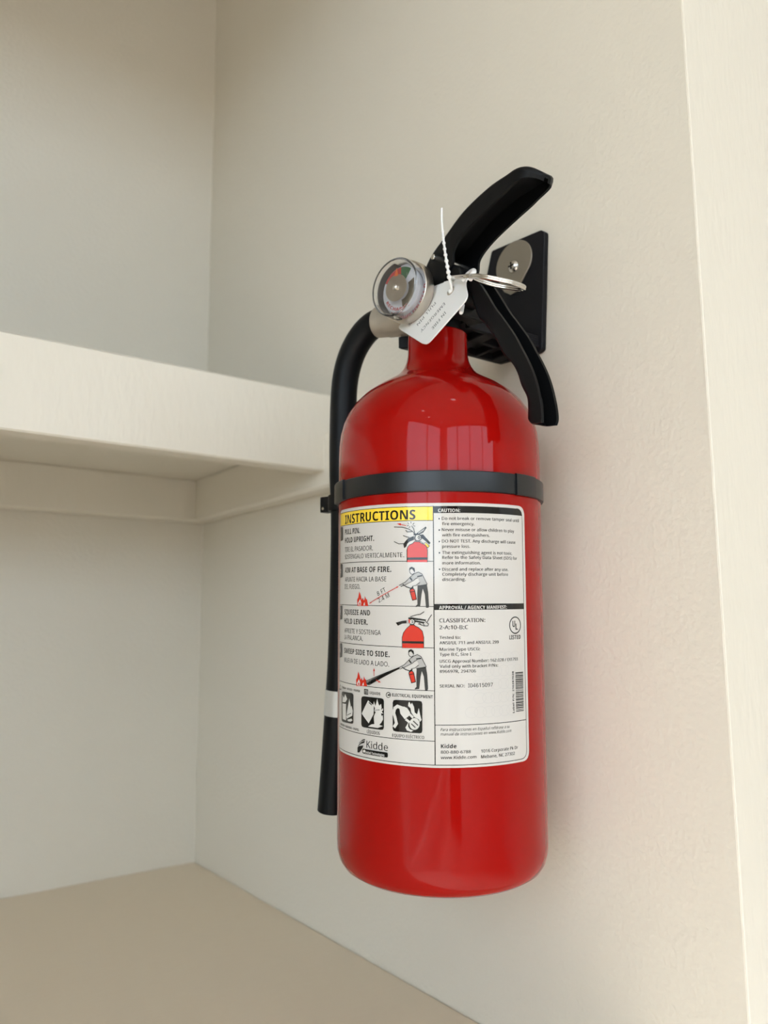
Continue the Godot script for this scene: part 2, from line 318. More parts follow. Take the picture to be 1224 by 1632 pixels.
func make_materials() -> void:
	var roller := noise_height(0.085, 3, 3)
	var brush := noise_height(0.02, 11, 3, 0.25)
	M.wall = relief(mat(Color(0.885, 0.857, 0.80), 0.55), roller, 0.2, 5.0)
	M.paint = relief(mat(Color(0.885, 0.857, 0.80), 0.42), brush, 0.12, 4.0)
	M.board = relief(mat(Color(0.90, 0.84, 0.75), 0.42), brush, 0.12, 4.0)
	M.room = mat(Color(0.86, 0.85, 0.83), 0.7)
	M.ceiling = mat(Color(0.92, 0.91, 0.89), 0.8)
	M.floor = mat(Color(0.79, 0.735, 0.67), 0.5)
	M.door = mat(Color(0.30, 0.20, 0.14), 0.4)  # dark wood of the added door
	M.red = mat(Color(0.60, 0.045, 0.03), 0.06)
	M.red.metallic_specular = 0.31
	M.black = mat(Color(0.05, 0.053, 0.06), 0.42)
	M.black_matte = mat(Color(0.04, 0.04, 0.045), 0.6)
	M.rubber = mat(Color(0.055, 0.062, 0.07), 0.42)
	M.band = mat(Color(0.05, 0.06, 0.075), 0.34)
	M.bracket = mat(Color(0.085, 0.085, 0.10), 0.55)
	for k in ["black", "black_matte", "rubber", "bracket"]:
		M[k].metallic_specular = 0.3
	M.steel = mat(Color(0.80, 0.79, 0.77), 0.22, 1.0)
	M.chrome = mat(Color(0.86, 0.85, 0.83), 0.10, 1.0)
	M.zinc = mat(Color(0.60, 0.57, 0.52), 0.45, 0.7)
	M.satin = mat(Color(0.80, 0.76, 0.71), 0.30, 1.0)
	M.foil = mat(Color(0.78, 0.78, 0.76), 0.35, 0.35)
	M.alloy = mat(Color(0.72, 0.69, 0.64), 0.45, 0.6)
	M.label = mat(Color(0.80, 0.785, 0.765), 0.05)
	M.ink_black = mat(Color(0.055, 0.055, 0.055), 0.05)
	M.ink_dark = mat(Color(0.21, 0.21, 0.21), 0.05)
	M.ink_white = mat(Color(0.82, 0.81, 0.79), 0.05)
	M.ink_red = mat(Color(0.80, 0.18, 0.11), 0.05)
	M.ink_yellow = mat(Color(0.96, 0.82, 0.25), 0.05)
	M.ink_grey = mat(Color(0.67, 0.66, 0.65), 0.05)
	M.stamp = mat(Color(0.72, 0.71, 0.70), 0.3)
	M.plastic = mat(Color(0.93, 0.92, 0.91), 0.4)
	M.plastic.subsurf_scatter_enabled = true
	M.plastic.subsurf_scatter_strength = 0.08
	M.tag_ink = mat(Color(0.22, 0.22, 0.22), 0.5)
	M.dial = mat(Color(0.86, 0.87, 0.90), 0.35)
	M.green = mat(Color(0.06, 0.40, 0.20), 0.4)
	M.dial_red = mat(Color(0.78, 0.12, 0.16), 0.4)
	M.olive = mat(Color(0.36, 0.31, 0.22), 0.5)
	M.needle = mat(Color(0.95, 0.45, 0.12), 0.4)
	M.dark_reflection = mat(Color(0.20, 0.16, 0.16), 0.3)  # tone of the dark reflection inside the gauge lens
	M.glass = mat(Color(1, 1, 1, 0.05), 0.02)
	M.glass.transparency = BaseMaterial3D.TRANSPARENCY_ALPHA
	M.lens = mat(Color(1, 1, 1, 0.02), 0.02)
	M.lens.refraction_enabled = true
	M.lens.refraction_scale = 0.05
	M.lens.transparency = BaseMaterial3D.TRANSPARENCY_ALPHA
	M.fill_lamp = mat(Color(1, 0.95, 0.88), 0.5)
	M.fill_lamp.emission_enabled = true
	M.fill_lamp.emission = FILL_LAMP_COLOR
	M.fill_lamp.emission_energy_multiplier = 6.0  # lens glow of the added downlights

# ------------------------------------------------------------------ mesh building
class MB:
	var v := PackedVector3Array()
	var f := PackedInt32Array()
	func tri(a: int, b: int, c: int) -> void:
		f.append_array(PackedInt32Array([a, b, c]))
	func quad(a: int, b: int, c: int, d: int) -> void:
		f.append_array(PackedInt32Array([a, b, c, a, c, d]))
	# loops of equal length, joined one to the next; ends closed by a triangulation of the loop
	func loft(loops: Array, caps := true) -> void:
		var n: int = loops[0].size()
		var base := v.size()
		for l in loops:
			v.append_array(l)
		for i in loops.size() - 1:
			for k in n:
				var k2 := (k + 1) % n
				quad(base + i * n + k, base + i * n + k2, base + (i + 1) * n + k2, base + (i + 1) * n + k)
		if caps:
			cap(loops[0], base, true)
			cap(loops[loops.size() - 1], base + (loops.size() - 1) * n, false)
	func cap(loop: PackedVector3Array, base: int, back: bool) -> void:
		var nrm := Vector3.ZERO
		for k in loop.size():
			nrm += loop[k].cross(loop[(k + 1) % loop.size()])
		if nrm.length() < 1e-12:
			return
		nrm = nrm.normalized()
		var ax := nrm.cross(Vector3.UP if absf(nrm.y) < 0.9 else Vector3.RIGHT).normalized()
		var ay := nrm.cross(ax)
		var flat := PackedVector2Array()
		for p in loop:
			flat.append(Vector2(p.dot(ax), p.dot(ay)))
		var t := Geometry2D.triangulate_polygon(flat)
		for k in range(0, t.size(), 3):
			var a := flat[t[k]]
			var b := flat[t[k + 1]]
			var c := flat[t[k + 2]]
			var ccw := (b - a).cross(c - a) > 0.0
			if ccw != back:
				tri(base + t[k], base + t[k + 1], base + t[k + 2])
			else:
				tri(base + t[k], base + t[k + 2], base + t[k + 1])
	func lathe(profile: Array, seg: int, xf := Transform3D.IDENTITY, a0 := 0.0, a1 := TAU) -> void:
		var base := v.size()
		var n := profile.size()
		var full := a1 - a0 > TAU - 1e-4
		var cols := seg if full else seg + 1
		for k in cols:
			var a := a0 + (a1 - a0) * k / seg
			for p in profile:
				v.append(xf * Vector3(p.x * cos(a), p.y, p.x * sin(a)))
		for k in seg:
			var k2 := (k + 1) % cols
			for i in n - 1:
				quad(base + k * n + i, base + k * n + i + 1, base + k2 * n + i + 1, base + k2 * n + i)
	func tube(path: Array, radii: Array, seg: int, caps := true) -> void:
		var loops := []
		var side := Vector3.ZERO
		for i in path.size():
			var a: Vector3 = path[maxi(i - 1, 0)]
			var b: Vector3 = path[mini(i + 1, path.size() - 1)]
			var t := (b - a).normalized()
			if side == Vector3.ZERO:
				side = t.cross(Vector3.UP if absf(t.y) < 0.9 else Vector3.RIGHT).normalized()
			side = (side - t * side.dot(t)).normalized()
			var up := t.cross(side)
			var r: float = radii[mini(i, radii.size() - 1)]
			var loop := PackedVector3Array()
			for k in seg:
				var an := TAU * k / seg
				loop.append(path[i] + (side * cos(an) + up * sin(an)) * r)
			loops.append(loop)
		loft(loops, caps)
	func torus(R: float, r: float, seg: int, sides: int, xf: Transform3D) -> void:
		var prof := []
		for k in sides + 1:
			prof.append(Vector2(R + r * cos(TAU * k / sides), r * sin(TAU * k / sides)))
		lathe(prof, seg, xf)
	func ball(c: Vector3, r: float, seg := 12) -> void:
		var prof := []
		var rings := seg >> 1
		for k in rings + 1:
			prof.append(Vector2(r * sin(PI * k / rings), -r * cos(PI * k / rings)))
		lathe(prof, seg, Transform3D(Basis.IDENTITY, c))
	# an outline in the plane of xf's x and y, from z0 to z1, its edges chamfered by b
	func slab(outline: PackedVector2Array, z0: float, z1: float, b: float, xf := Transform3D.IDENTITY) -> void:
		var o := outline
		if Geometry2D.is_polygon_clockwise(o):
			o.reverse()
		var n := o.size()
		var ins := PackedVector2Array()
		for k in n:
			var e0 := (o[k] - o[(k + n - 1) % n]).normalized()
			var e1 := (o[(k + 1) % n] - o[k]).normalized()
			var m := (Vector2(-e0.y, e0.x) + Vector2(-e1.y, e1.x)) / maxf(0.4, 1.0 + e0.dot(e1))
			ins.append(o[k] + m * b)
		var loops := []
		for s in [[ins, z0], [o, z0 + b], [o, z1 - b], [ins, z1]]:
			var l := PackedVector3Array()
			for p in s[0]:
				l.append(xf * Vector3(p.x, p.y, s[1]))
			loops.append(l)
		loft(loops)
	func box(lo: Vector3, hi: Vector3, b: float) -> void:
		var o := PackedVector2Array()
		for s in [[lo.x + b, lo.y], [hi.x - b, lo.y], [hi.x, lo.y + b], [hi.x, hi.y - b], [hi.x - b, hi.y], [lo.x + b, hi.y], [lo.x, hi.y - b], [lo.x, lo.y + b]]:
			o.append(Vector2(s[0], s[1]))
		slab(o, lo.z, hi.z, b)

# commit a closed (or, with «open», a one-sided) shape as one named mesh; normals are smoothed below the crease angle
func commit(mb: MB, called: String, m: Material, parent: Node, scale := MM, crease := 40.0, open := false) -> MeshInstance3D:
	var weld := {}
	var idx := PackedInt32Array()
	idx.resize(mb.v.size())
	var pts := PackedVector3Array()
	for i in mb.v.size():
		var key := Vector3i((mb.v[i] * scale * 2000000.0).round())
		if not weld.has(key):
			weld[key] = pts.size()
			pts.append(mb.v[i] * scale)
		idx[i] = weld[key]
	var tris := PackedInt32Array()
	var fn := PackedVector3Array()
	var volume := 0.0
	for k in range(0, mb.f.size(), 3):
		var a := idx[mb.f[k]]
		var b := idx[mb.f[k + 1]]
		var c := idx[mb.f[k + 2]]
		if a == b or b == c or a == c:
			continue
		var n := (pts[b] - pts[a]).cross(pts[c] - pts[a])
		if n.length_squared() < 1e-24:
			continue
		volume += pts[a].dot(pts[b].cross(pts[c]))
		tris.append_array(PackedInt32Array([a, b, c]))
		fn.append(n)
	var flip := volume < 0.0 and not open
	var around := []
	around.resize(pts.size())
	for i in pts.size():
		around[i] = PackedInt32Array()
	for t in fn.size():
		if flip:
			fn[t] = -fn[t]
		for c in 3:
			around[tris[t * 3 + c]].append(t)
	var limit := cos(deg_to_rad(crease))
	var ov := PackedVector3Array()
	var on := PackedVector3Array()
	for t in fn.size():
		var own := fn[t].normalized()
		for c in ([0, 1, 2] if flip else [0, 2, 1]):
			var i := tris[t * 3 + c]
			var s := Vector3.ZERO
			for o in around[i]:
				if fn[o].normalized().dot(own) > limit:
					s += fn[o]
			ov.append(pts[i])
			on.append(s.normalized() if s.length_squared() > 0.0 else own)
	var arr := []
	arr.resize(Mesh.ARRAY_MAX)
	arr[Mesh.ARRAY_VERTEX] = ov
	arr[Mesh.ARRAY_NORMAL] = on
	var am := ArrayMesh.new()
	am.add_surface_from_arrays(Mesh.PRIMITIVE_TRIANGLES, arr)
	var o := MeshInstance3D.new()
	o.name = called
	o.mesh = am
	o.material_override = m
	parent.add_child(o, true)
	return o

func tag(o: Node, label: String, category: String) -> void:
	o.set_meta("label", label)
	o.set_meta("category", category)

func thing(called: String, label: String, category: String, xf := Transform3D.IDENTITY) -> Node3D:
	var o := Node3D.new()
	o.name = called
	o.transform = xf
	add_child(o, true)
	tag(o, label, category)
	return o

func struct(called: String, boxes: Array, m: Material, parent: Node = self, b := 0.002) -> MeshInstance3D:
	var mb := MB.new()
	for s in boxes:
		mb.box(s[0], s[1], b)
	var o := commit(mb, called, m, parent, 1.0)
	if parent == self:
		o.set_meta("kind", "structure")
	return o

func smooth_path(p: Array, per := 6) -> Array:
	var c := Curve3D.new()
	for i in p.size():
		var t := Vector3.ZERO
		if i > 0 and i < p.size() - 1:
			t = (p[i + 1] - p[i - 1]) / 6.0
		c.add_point(p[i], -t, t)
	var out := []
	for i in p.size() - 1:
		for k in per:
			out.append(c.sample(i, float(k) / per))
	out.append(p[p.size() - 1])
	return out

func rounded(o: Array, r: float, n := 5) -> PackedVector2Array:
	var out := PackedVector2Array()
	for i in o.size():
		var q: Vector2 = o[i]
		var a: Vector2 = (o[(i + o.size() - 1) % o.size()] - q)
		var b: Vector2 = (o[(i + 1) % o.size()] - q)
		var ra := minf(r, a.length() * 0.48)
		var rb := minf(r, b.length() * 0.48)
		for k in n + 1:
			var t := float(k) / n
			out.append(q + a.normalized() * ra * (1 - t) * (1 - t) + b.normalized() * rb * t * t)
	return out

# ------------------------------------------------------------------ the setting
func build_room() -> void:
	struct("wall_right", [[Vector3(BACK_X - 0.1, FLOOR_Y, -0.05), Vector3(0.1181, CEIL_Y, 0.0)]], M.wall, self, 0.0003)
	struct("wall_back", [[Vector3(BACK_X - 0.1, FLOOR_Y, -0.045), Vector3(BACK_X, CEIL_Y, 1.0)]], M.wall)
	struct("wall_left", [[Vector3(BACK_X - 0.05, FLOOR_Y, 0.95), Vector3(FRONT_X - 0.01, CEIL_Y, 1.0)]], M.wall)
	struct("wall_front", [
		[Vector3(0.0, FLOOR_Y, SIDE_A), Vector3(FRONT_X, CEIL_Y, -0.05)],
		[Vector3(0.0, HEADER_Y, 0.0), Vector3(FRONT_X, CEIL_Y, 0.95)],
		[Vector3(0.0, FLOOR_Y, 1.0), Vector3(FRONT_X, CEIL_Y, SIDE_B)]], M.room)
	struct("ceiling", [
		[Vector3(-0.6, CEIL_Y, SIDE_A - 0.1), Vector3(OPP_X + 0.15, CEIL_Y + 0.1, SIDE_B + 0.1)],
		[Vector3(BACK_X, 0.98, 0.0), Vector3(0.0, 1.02, 0.95)]], M.ceiling)
	struct("floor", [[Vector3(-0.6, FLOOR_Y - 0.1, SIDE_A - 0.1), Vector3(OPP_X + 0.15, FLOOR_Y, SIDE_B + 0.1)]], M.floor)
	struct("wall_side", [[Vector3(0.0, FLOOR_Y, SIDE_A - 0.1), Vector3(OPP_X, CEIL_Y, SIDE_A)]], M.room)
	# side wall with an added, unseen wide window that lights the cupboard
	var gx0 := 0.7
	var gx1 := 3.45
	var gy0 := -1.15
	var gy1 := 1.44
	struct("wall_far_side", [
		[Vector3(0.0, FLOOR_Y, SIDE_B), Vector3(gx0, CEIL_Y, SIDE_B + 0.12)],
		[Vector3(gx1, FLOOR_Y, SIDE_B), Vector3(OPP_X, CEIL_Y, SIDE_B + 0.12)],
		[Vector3(gx0, FLOOR_Y, SIDE_B), Vector3(gx1, gy0, SIDE_B + 0.12)],
		[Vector3(gx0, gy1, SIDE_B), Vector3(gx1, CEIL_Y, SIDE_B + 0.12)]], M.room)
	var gm := (gx0 + gx1) / 2
	var gl := struct("added_window_3", [
		[Vector3(gx0, gy0, SIDE_B + 0.02), Vector3(gx0 + 0.05, gy1, SIDE_B + 0.08)], [Vector3(gx1 - 0.05, gy0, SIDE_B + 0.02), Vector3(gx1, gy1, SIDE_B + 0.08)],
		[Vector3(gx0 + 0.05, gy1 - 0.05, SIDE_B + 0.02), Vector3(gx1 - 0.05, gy1, SIDE_B + 0.08)], [Vector3(gx0 + 0.05, gy0, SIDE_B + 0.02), Vector3(gx1 - 0.05, gy0 + 0.05, SIDE_B + 0.08)],
		[Vector3(gm - 0.03, gy0 + 0.05, SIDE_B + 0.02), Vector3(gm + 0.03, gy1 - 0.05, SIDE_B + 0.08)]], M.paint)
	struct("pane", [[Vector3(gx0 + 0.02, gy0 + 0.02, SIDE_B + 0.045), Vector3(gx1 - 0.02, gy1 - 0.02, SIDE_B + 0.049)]], M.glass, gl, 0.0005)
	# the face frame of the cupboard: a stile over the end of the side wall
	struct("trim_1", [[Vector3(0.0995, FLOOR_Y, -0.18), Vector3(0.1187, CEIL_Y, -0.0002)]], M.paint, self, 0.0004)
	# opposite wall with added, unseen window band, dark door and sidelight, for light and reflections
	var wz0 := -1.4
	var wz1 := 2.28
	var wy0 := 0.45
	var wy1 := 1.44
	var dz0 := 1.90
	var dz1 := 2.30
	var sl0 := 2.42
	var sl1 := 2.52
	var x0 := OPP_X
	var x1 := OPP_X + 0.12
	struct("wall_opposite", [
		[Vector3(x0, FLOOR_Y, SIDE_A), Vector3(x1, CEIL_Y, wz0)],
		[Vector3(x0, FLOOR_Y, wz0), Vector3(x1, wy0, wz1)],
		[Vector3(x0, wy1, wz0), Vector3(x1, CEIL_Y, wz1)],
		[Vector3(x0, FLOOR_Y, wz1), Vector3(x1, CEIL_Y, sl0)],
		[Vector3(x0, FLOOR_Y, sl0), Vector3(x1, 0.1, sl1)],
		[Vector3(x0, 1.35, sl0), Vector3(x1, CEIL_Y, sl1)],
		[Vector3(x0, FLOOR_Y, sl1), Vector3(x1, CEIL_Y, SIDE_B)]], M.room)
	var w := struct("added_window_1", frame_boxes(x0 - 0.01, wy0, wy1, wz0, wz1, 4), M.paint)  # added window band, out of view, letting daylight into the cupboard
	struct("pane", [[Vector3(x0 + 0.05, wy0 + 0.02, wz0 + 0.02), Vector3(x0 + 0.054, wy1 - 0.02, wz1 - 0.02)]], M.glass, w, 0.0005)
	var s := struct("added_window_2", frame_boxes(x0 - 0.01, 0.1, 1.35, sl0, sl1, 1), M.paint)  # added sidelight, gives the thin bright streak on the cylinder
	struct("pane", [[Vector3(x0 + 0.05, 0.11, sl0 + 0.01), Vector3(x0 + 0.054, 1.34, sl1 - 0.01)]], M.glass, s, 0.0005)
	struct("door_1", [[Vector3(x0 - 0.03, FLOOR_Y, dz0 - 0.45), Vector3(x0 - 0.001, 0.40, dz1)]], M.door)  # added out of view so a dark band reflects in the cylinder

const HEADER_Y := 0.54

func frame_boxes(x: float, y0: float, y1: float, z0: float, z1: float, lights: int) -> Array:
	var t := 0.012 if lights == 1 else 0.045
	var d := 0.10
	var out := [
		[Vector3(x, y0, z0), Vector3(x + d, y0 + t, z1)], [Vector3(x, y1 - t, z0), Vector3(x + d, y1, z1)],
		[Vector3(x, y0 + t, z0), Vector3(x + d, y1 - t, z0 + t)], [Vector3(x, y0 + t, z1 - t), Vector3(x + d, y1 - t, z1)]]
	for k in range(1, lights):
		var z := lerpf(z0, z1, float(k) / lights)
		out.append([Vector3(x, y0 + t, z - t / 2), Vector3(x + d, y1 - t, z + t / 2)])
	return out

func build_shelves() -> void:
	var sh := thing("wall_shelf", "cream painted fixed shelf with a deep white front board, behind the extinguisher", "shelf", Transform3D(Basis.IDENTITY, Vector3(BACK_X, 0.086, 0.0)))
	var depth := -0.2 - BACK_X
	struct("shelf_board", [[Vector3(0, 0.0, 0.0), Vector3(depth - 0.018, 0.019, 0.95)]], M.paint, sh, 0.001)
	struct("front_board", [[Vector3(depth - 0.018, -0.0302, 0.0), Vector3(depth, 0.0327, 0.95)]], M.paint, sh, 0.0012)
	struct("support_cleat", [[Vector3(0.0, -0.0435, 0.0), Vector3(0.018, 0.001, 0.95)]], M.paint, sh, 0.002)
	struct("support_cleat", [[Vector3(0.018, -0.0435, 0.0), Vector3(depth + 0.035, 0.001, 0.018)]], M.paint, sh, 0.002)
	var lo := thing("lower_shelf", "wide bare cream shelf board across the bottom of the cupboard, under the extinguisher", "shelf", Transform3D(Basis.IDENTITY, Vector3(BACK_X, -0.29963, 0.0)))
	struct("shelf_board", [[Vector3(0, -0.03, 0.0), Vector3(0.555, 0.0, 0.95)]], M.board, lo, 0.0015)
	# added, unseen downlights that brighten the floor and the far side wall
	for p in [[Vector3(0.98, CEIL_Y, 0.35), 30.0, "nearer the extinguisher's wall"], [Vector3(0.98, CEIL_Y, 1.7), 30.0, "farther from the extinguisher's wall"],
		[Vector3(1.7, CEIL_Y, 2.15), 54.0, "by the side window, nearer the cupboard"], [Vector3(2.8, CEIL_Y, 2.15), 54.0, "by the side window, farther from the cupboard"]]:
		build_added_downlight(p[0], p[1], p[2])

func build_added_downlight(at: Vector3, cone: float, which: String) -> void:
	var dl := thing("added_downlight", "added unseen round recessed downlight in the room's ceiling, " + which, "light", Transform3D(Basis.IDENTITY, at))
	dl.set_meta("group", "added ceiling downlights")
	var ring := MB.new()
	ring.lathe([Vector2(0.070, 0.0), Vector2(0.090, 0.0), Vector2(0.089, -0.006), Vector2(0.072, -0.008), Vector2(0.070, 0.0)], 40)
	commit(ring, "trim_ring", M.ceiling, dl, 1.0)
	var lens := MB.new()
	lens.lathe([Vector2(0.0, -0.002), Vector2(0.070, -0.002), Vector2(0.070, -0.005), Vector2(0.0, -0.005)], 40)
	commit(lens, "added_lamp_lens", M.fill_lamp, dl, 1.0)
	var l := SpotLight3D.new()
	l.name = "added_lamp_light"
	l.light_energy = FILL_LAMP_E * (1.6 if cone < 40.0 else 1.0)
	l.light_color = FILL_LAMP_COLOR
	l.light_size = 0.06
	l.spot_range = 8.0
	l.spot_attenuation = 2.0
	l.spot_angle = cone
	l.spot_angle_attenuation = 0.7
	l.shadow_enabled = true
	l.transform = Transform3D(Basis(Vector3.RIGHT, -PI / 2), Vector3(0, -0.012, 0))
	dl.add_child(l)

# ------------------------------------------------------------------ wall bracket
func build_bracket() -> void:
	var t := thing("wall_bracket", "black wall bracket plate with a grey screwed tab, behind the extinguisher's levers", "bracket", Transform3D(Basis.IDENTITY, Vector3(0, 0, 0)))
	var mb := MB.new()
	mb.slab(rounded([Vector2(-22, 173), Vector2(20, 169.6), Vector2(23, 167), Vector2(17.6, 95.5), Vector2(14, 94.5), Vector2(-20.5, 97), Vector2(-27, 108), Vector2(-29, 135), Vector2(-27.5, 157)], 1.2, 2), 0.0, 4.0, 0.5)
	commit(mb, "back_plate", M.bracket, t)
	mb = MB.new()
	var o := PackedVector2Array()
	for k in 25:
		var a := deg_to_rad(-28.0 + 235.0 * k / 24.0)
		o.append(Vector2(-2.2, 156.8) + Vector2(15.2 * cos(a), 14.0 * sin(a)))
	o.append_array(PackedVector2Array([Vector2(-14.5, 147), Vector2(-11, 141), Vector2(-6, 137.5), Vector2(-1, 137.5), Vector2(2.5, 141)]))
	mb.slab(o, 3.9, 5.0, 0.25)
	commit(mb, "screw_tab", M.zinc, t)
	mb = MB.new()
	var head := Transform3D(Basis(Vector3.RIGHT, PI / 2), Vector3(-2.0, 154.3, 5.0))
	mb.lathe([Vector2(0, 2.6), Vector2(0.5, 2.6), Vector2(2.2, 2.2), Vector2(3.6, 1.2), Vector2(4.1, 0.2), Vector2(4.1, -1.0), Vector2(0, -1.0)], 28, head)
	var sc := commit(mb, "screw", M.steel, t)
	mb = MB.new()
	mb.box(Vector3(-4.2, 153.85, 7.2), Vector3(0.2, 154.75, 7.75), 0.1)
	mb.box(Vector3(-2.45, 152.1, 7.2), Vector3(-1.55, 156.5, 7.75), 0.1)
	commit(mb, "cross_slot", M.black_matte, sc)
	# the shelf-like arm that reaches out and grips the neck: rails and ribs with open slots, seen from below
	mb = MB.new()
	mb.box(Vector3(-20.5, 101.5, 3.5), Vector3(15.5, 104.5, 60), 0.6)
	for r in [[-20.5, -17.0], [12.0, 15.5]]:
		mb.box(Vector3(r[0], 97.0, 3.5), Vector3(r[1], 102.0, 60), 0.5)
	for r in [[3.5, 11.0], [22.0, 24.5], [37.0, 46.0]]:
		mb.box(Vector3(-19.0, 97.0, r[0]), Vector3(14.0, 102.0, r[1]), 0.5)
	mb.box(Vector3(-1.5, 97.0, 4.0), Vector3(1.5, 102.0, 46.0), 0.5)
	commit(mb, "neck_arm", M.bracket, t)
	for sx in [-1, 1]:
		mb = MB.new()
		var a := []
		for k in 9:
			var ph := deg_to_rad(-40.0 + 50.0 * k / 8.0)
			a.append(Vector2(0.5 + sx * 17.3 * cos(ph), 71.0 + 17.3 * sin(ph)))
		var outl := PackedVector2Array(a)
		outl.append_array(PackedVector2Array([Vector2(0.5 + sx * 24.2, 79.0), Vector2(0.5 + sx * 23.2, 55.0)]))
		# outline lies in x and z: stand it up along y
		mb.slab(outl, -104.0 if sx > 0 else -99.5, -98.0 if sx > 0 else -92.0, 0.6, Transform3D(Basis(Vector3(1, 0, 0), Vector3(0, 0, 1), Vector3(0, -1, 0)), Vector3.ZERO))
		commit(mb, "neck_prong", M.black, t)

# ------------------------------------------------------------------ the extinguisher
func root_xf() -> Transform3D:
	return Transform3D(Basis(TILT_X, TILT_Y, TILT_Z), FOOT)

func pol(bearing: float, r: float, y: float) -> Vector3:
	var a := deg_to_rad(bearing)
	return Vector3(r * cos(a), y, r * sin(a))

func build_extinguisher() -> void:
	var ex := thing("fire_extinguisher", "red fire extinguisher with black levers, round gauge and instruction label, hung on the wall", "fire extinguisher", root_xf())
	var mb := MB.new()
	mb.lathe([Vector2(0, -183.5), Vector2(20, -184.5), Vector2(36, -187), Vector2(43, -188), Vector2(47.5, -187.3), Vector2(50.6, -185.2), Vector2(52.7, -181.8), Vector2(53.8, -177.5), Vector2(54, -173),
		Vector2(54, -90), Vector2(54, 0), Vector2(54, 22), Vector2(53.8, 29), Vector2(53.2, 35), Vector2(51.8, 41), Vector2(49.3, 47), Vector2(45.6, 52.5), Vector2(41, 57.2), Vector2(35.5, 61.3), Vector2(29.8, 64.6),
		Vector2(25.2, 67.2), Vector2(21.6, 70), Vector2(19, 73.2), Vector2(17.3, 77), Vector2(16.5, 81), Vector2(16.3, 86), Vector2(16.3, 92.2), Vector2(15.8, 93.0), Vector2(13.5, 93.6), Vector2(0, 93.6)], 128)
	commit(mb, "cylinder", M.red, ex, MM, 50.0)
	build_band(ex)
	build_hose(ex)
	build_valve(ex)
	build_gauge(ex)
	build_label(ex)

func build_band(ex: Node3D) -> void:
	var mb := MB.new()
	mb.lathe([Vector2(53.9, -1.6), Vector2(55.2, -1.4), Vector2(55.5, -0.9), Vector2(55.5, 8.0), Vector2(55.2, 8.5), Vector2(53.9, 8.7), Vector2(53.9, -1.6)], 128)
	var band := commit(mb, "band", M.band, ex)
	# overlapping ends of the strap: two short thicker lengths
	for a in [[-19.0, -2.0], [101.0, 122.0]]:
		mb = MB.new()
		var loops := []
		for k in 13:
			var b := lerpf(a[0], a[1], k / 12.0)
			var l := PackedVector3Array()
			for q in [[55.0, -1.9], [56.0, -1.7], [56.35, -1.2], [56.35, 8.3], [56.0, 8.8], [55.0, 9.0]]:
				l.append(pol(b, q[0], q[1]))
			loops.append(l)
		mb.loft(loops)
		commit(mb, "strap_overlap", M.band, band)
	# hose clip on the strap: a sleeve round the hose, an arm to the strap and a tab with a hole
	mb = MB.new()
	mb.lathe([Vector2(8.1, 0.2), Vector2(9.3, 0.2), Vector2(9.5, 0.6), Vector2(9.5, 9.2), Vector2(9.3, 9.6), Vector2(8.1, 9.6), Vector2(8.1, 0.2)], 40, Transform3D(Basis.IDENTITY, pol(166, 69.2, 0.0)))
	var ax := Vector3(cos(deg_to_rad(166)), 0, sin(deg_to_rad(166)))
	var az := Vector3(-ax.z, 0, ax.x)
	var fr := Transform3D(Basis(ax, Vector3.UP, ax.cross(Vector3.UP)), Vector3.ZERO)
	mb.slab(PackedVector2Array([Vector2(54.5, 0.6), Vector2(61.5, 0.6), Vector2(61.5, 9.2), Vector2(54.5, 9.2)]), -3.0, 3.0, 0.4, fr)
	mb.slab(rounded([Vector2(77.8, 0.3), Vector2(86.0, 0.3), Vector2(86.0, 9.8), Vector2(77.8, 9.8)], 0.8, 3), -3.2, 3.2, 0.4, fr)
	var clip := commit(mb, "hose_clip", M.black, ex)
	mb = MB.new()
	mb.lathe([Vector2(0, 0.3), Vector2(0.7, 0.3), Vector2(0.9, 0.0), Vector2(0.9, -0.5), Vector2(0, -0.5)], 16, Transform3D(Basis(ax, az, Vector3.UP), pol(166, 83.0, 2.6) + az * -3.3))
	commit(mb, "rivet", M.steel, clip)

func hose_path() -> Array:
	var c := []
	for q in [[41.0, 110.6], [46.5, 109.6], [53.0, 106.4], [59.5, 100.5], [64.8, 92.3], [68.4, 81.5], [70.0, 67.0], [70.5, 44.0], [70.2, 21.0], [69.3, 6.0], [68.8, -13.0], [69.4, -50.0], [70.6, -86.0], [72.4, -110.6], [74.8, -140.0], [77.9, -173.0]]:
		c.append(pol(166, q[0], q[1]))
	return smooth_path(c, 6)

func build_hose(ex: Node3D) -> void:
	var path := hose_path()
	var mb := MB.new()
	mb.tube(path, [8.0], 28, false)
	# cut end: a wall of rubber and a bore
	var n := path.size()
	var down: Vector3 = (path[n - 1] - path[n - 2]).normalized()
	var last: Vector3 = path[n - 1]
	mb.tube([last - down * 0.01, last + down * 0.4, last + down * 0.5, last + down * 0.4, last - down * 12.0, last - down * 12.2], [8.0, 7.6, 6.2, 5.6, 5.6, 0.01], 28, false)
	var hose := commit(mb, "hose", M.rubber, ex)
	# foil ring
	var ring := []
	for p in path:
		if p.y < -103.5 and p.y > -119.5:
			ring.append(p)
	ring = smooth_path([pol(166, 71.9, -104.2), pol(166, 72.35, -110.6), pol(166, 73.0, -118.6)], 6)
	mb = MB.new()
	var rad := []
	for k in ring.size():
		rad.append(8.35)
	mb.tube(ring, rad, 32)
	commit(mb, "foil_ring", M.foil, hose)

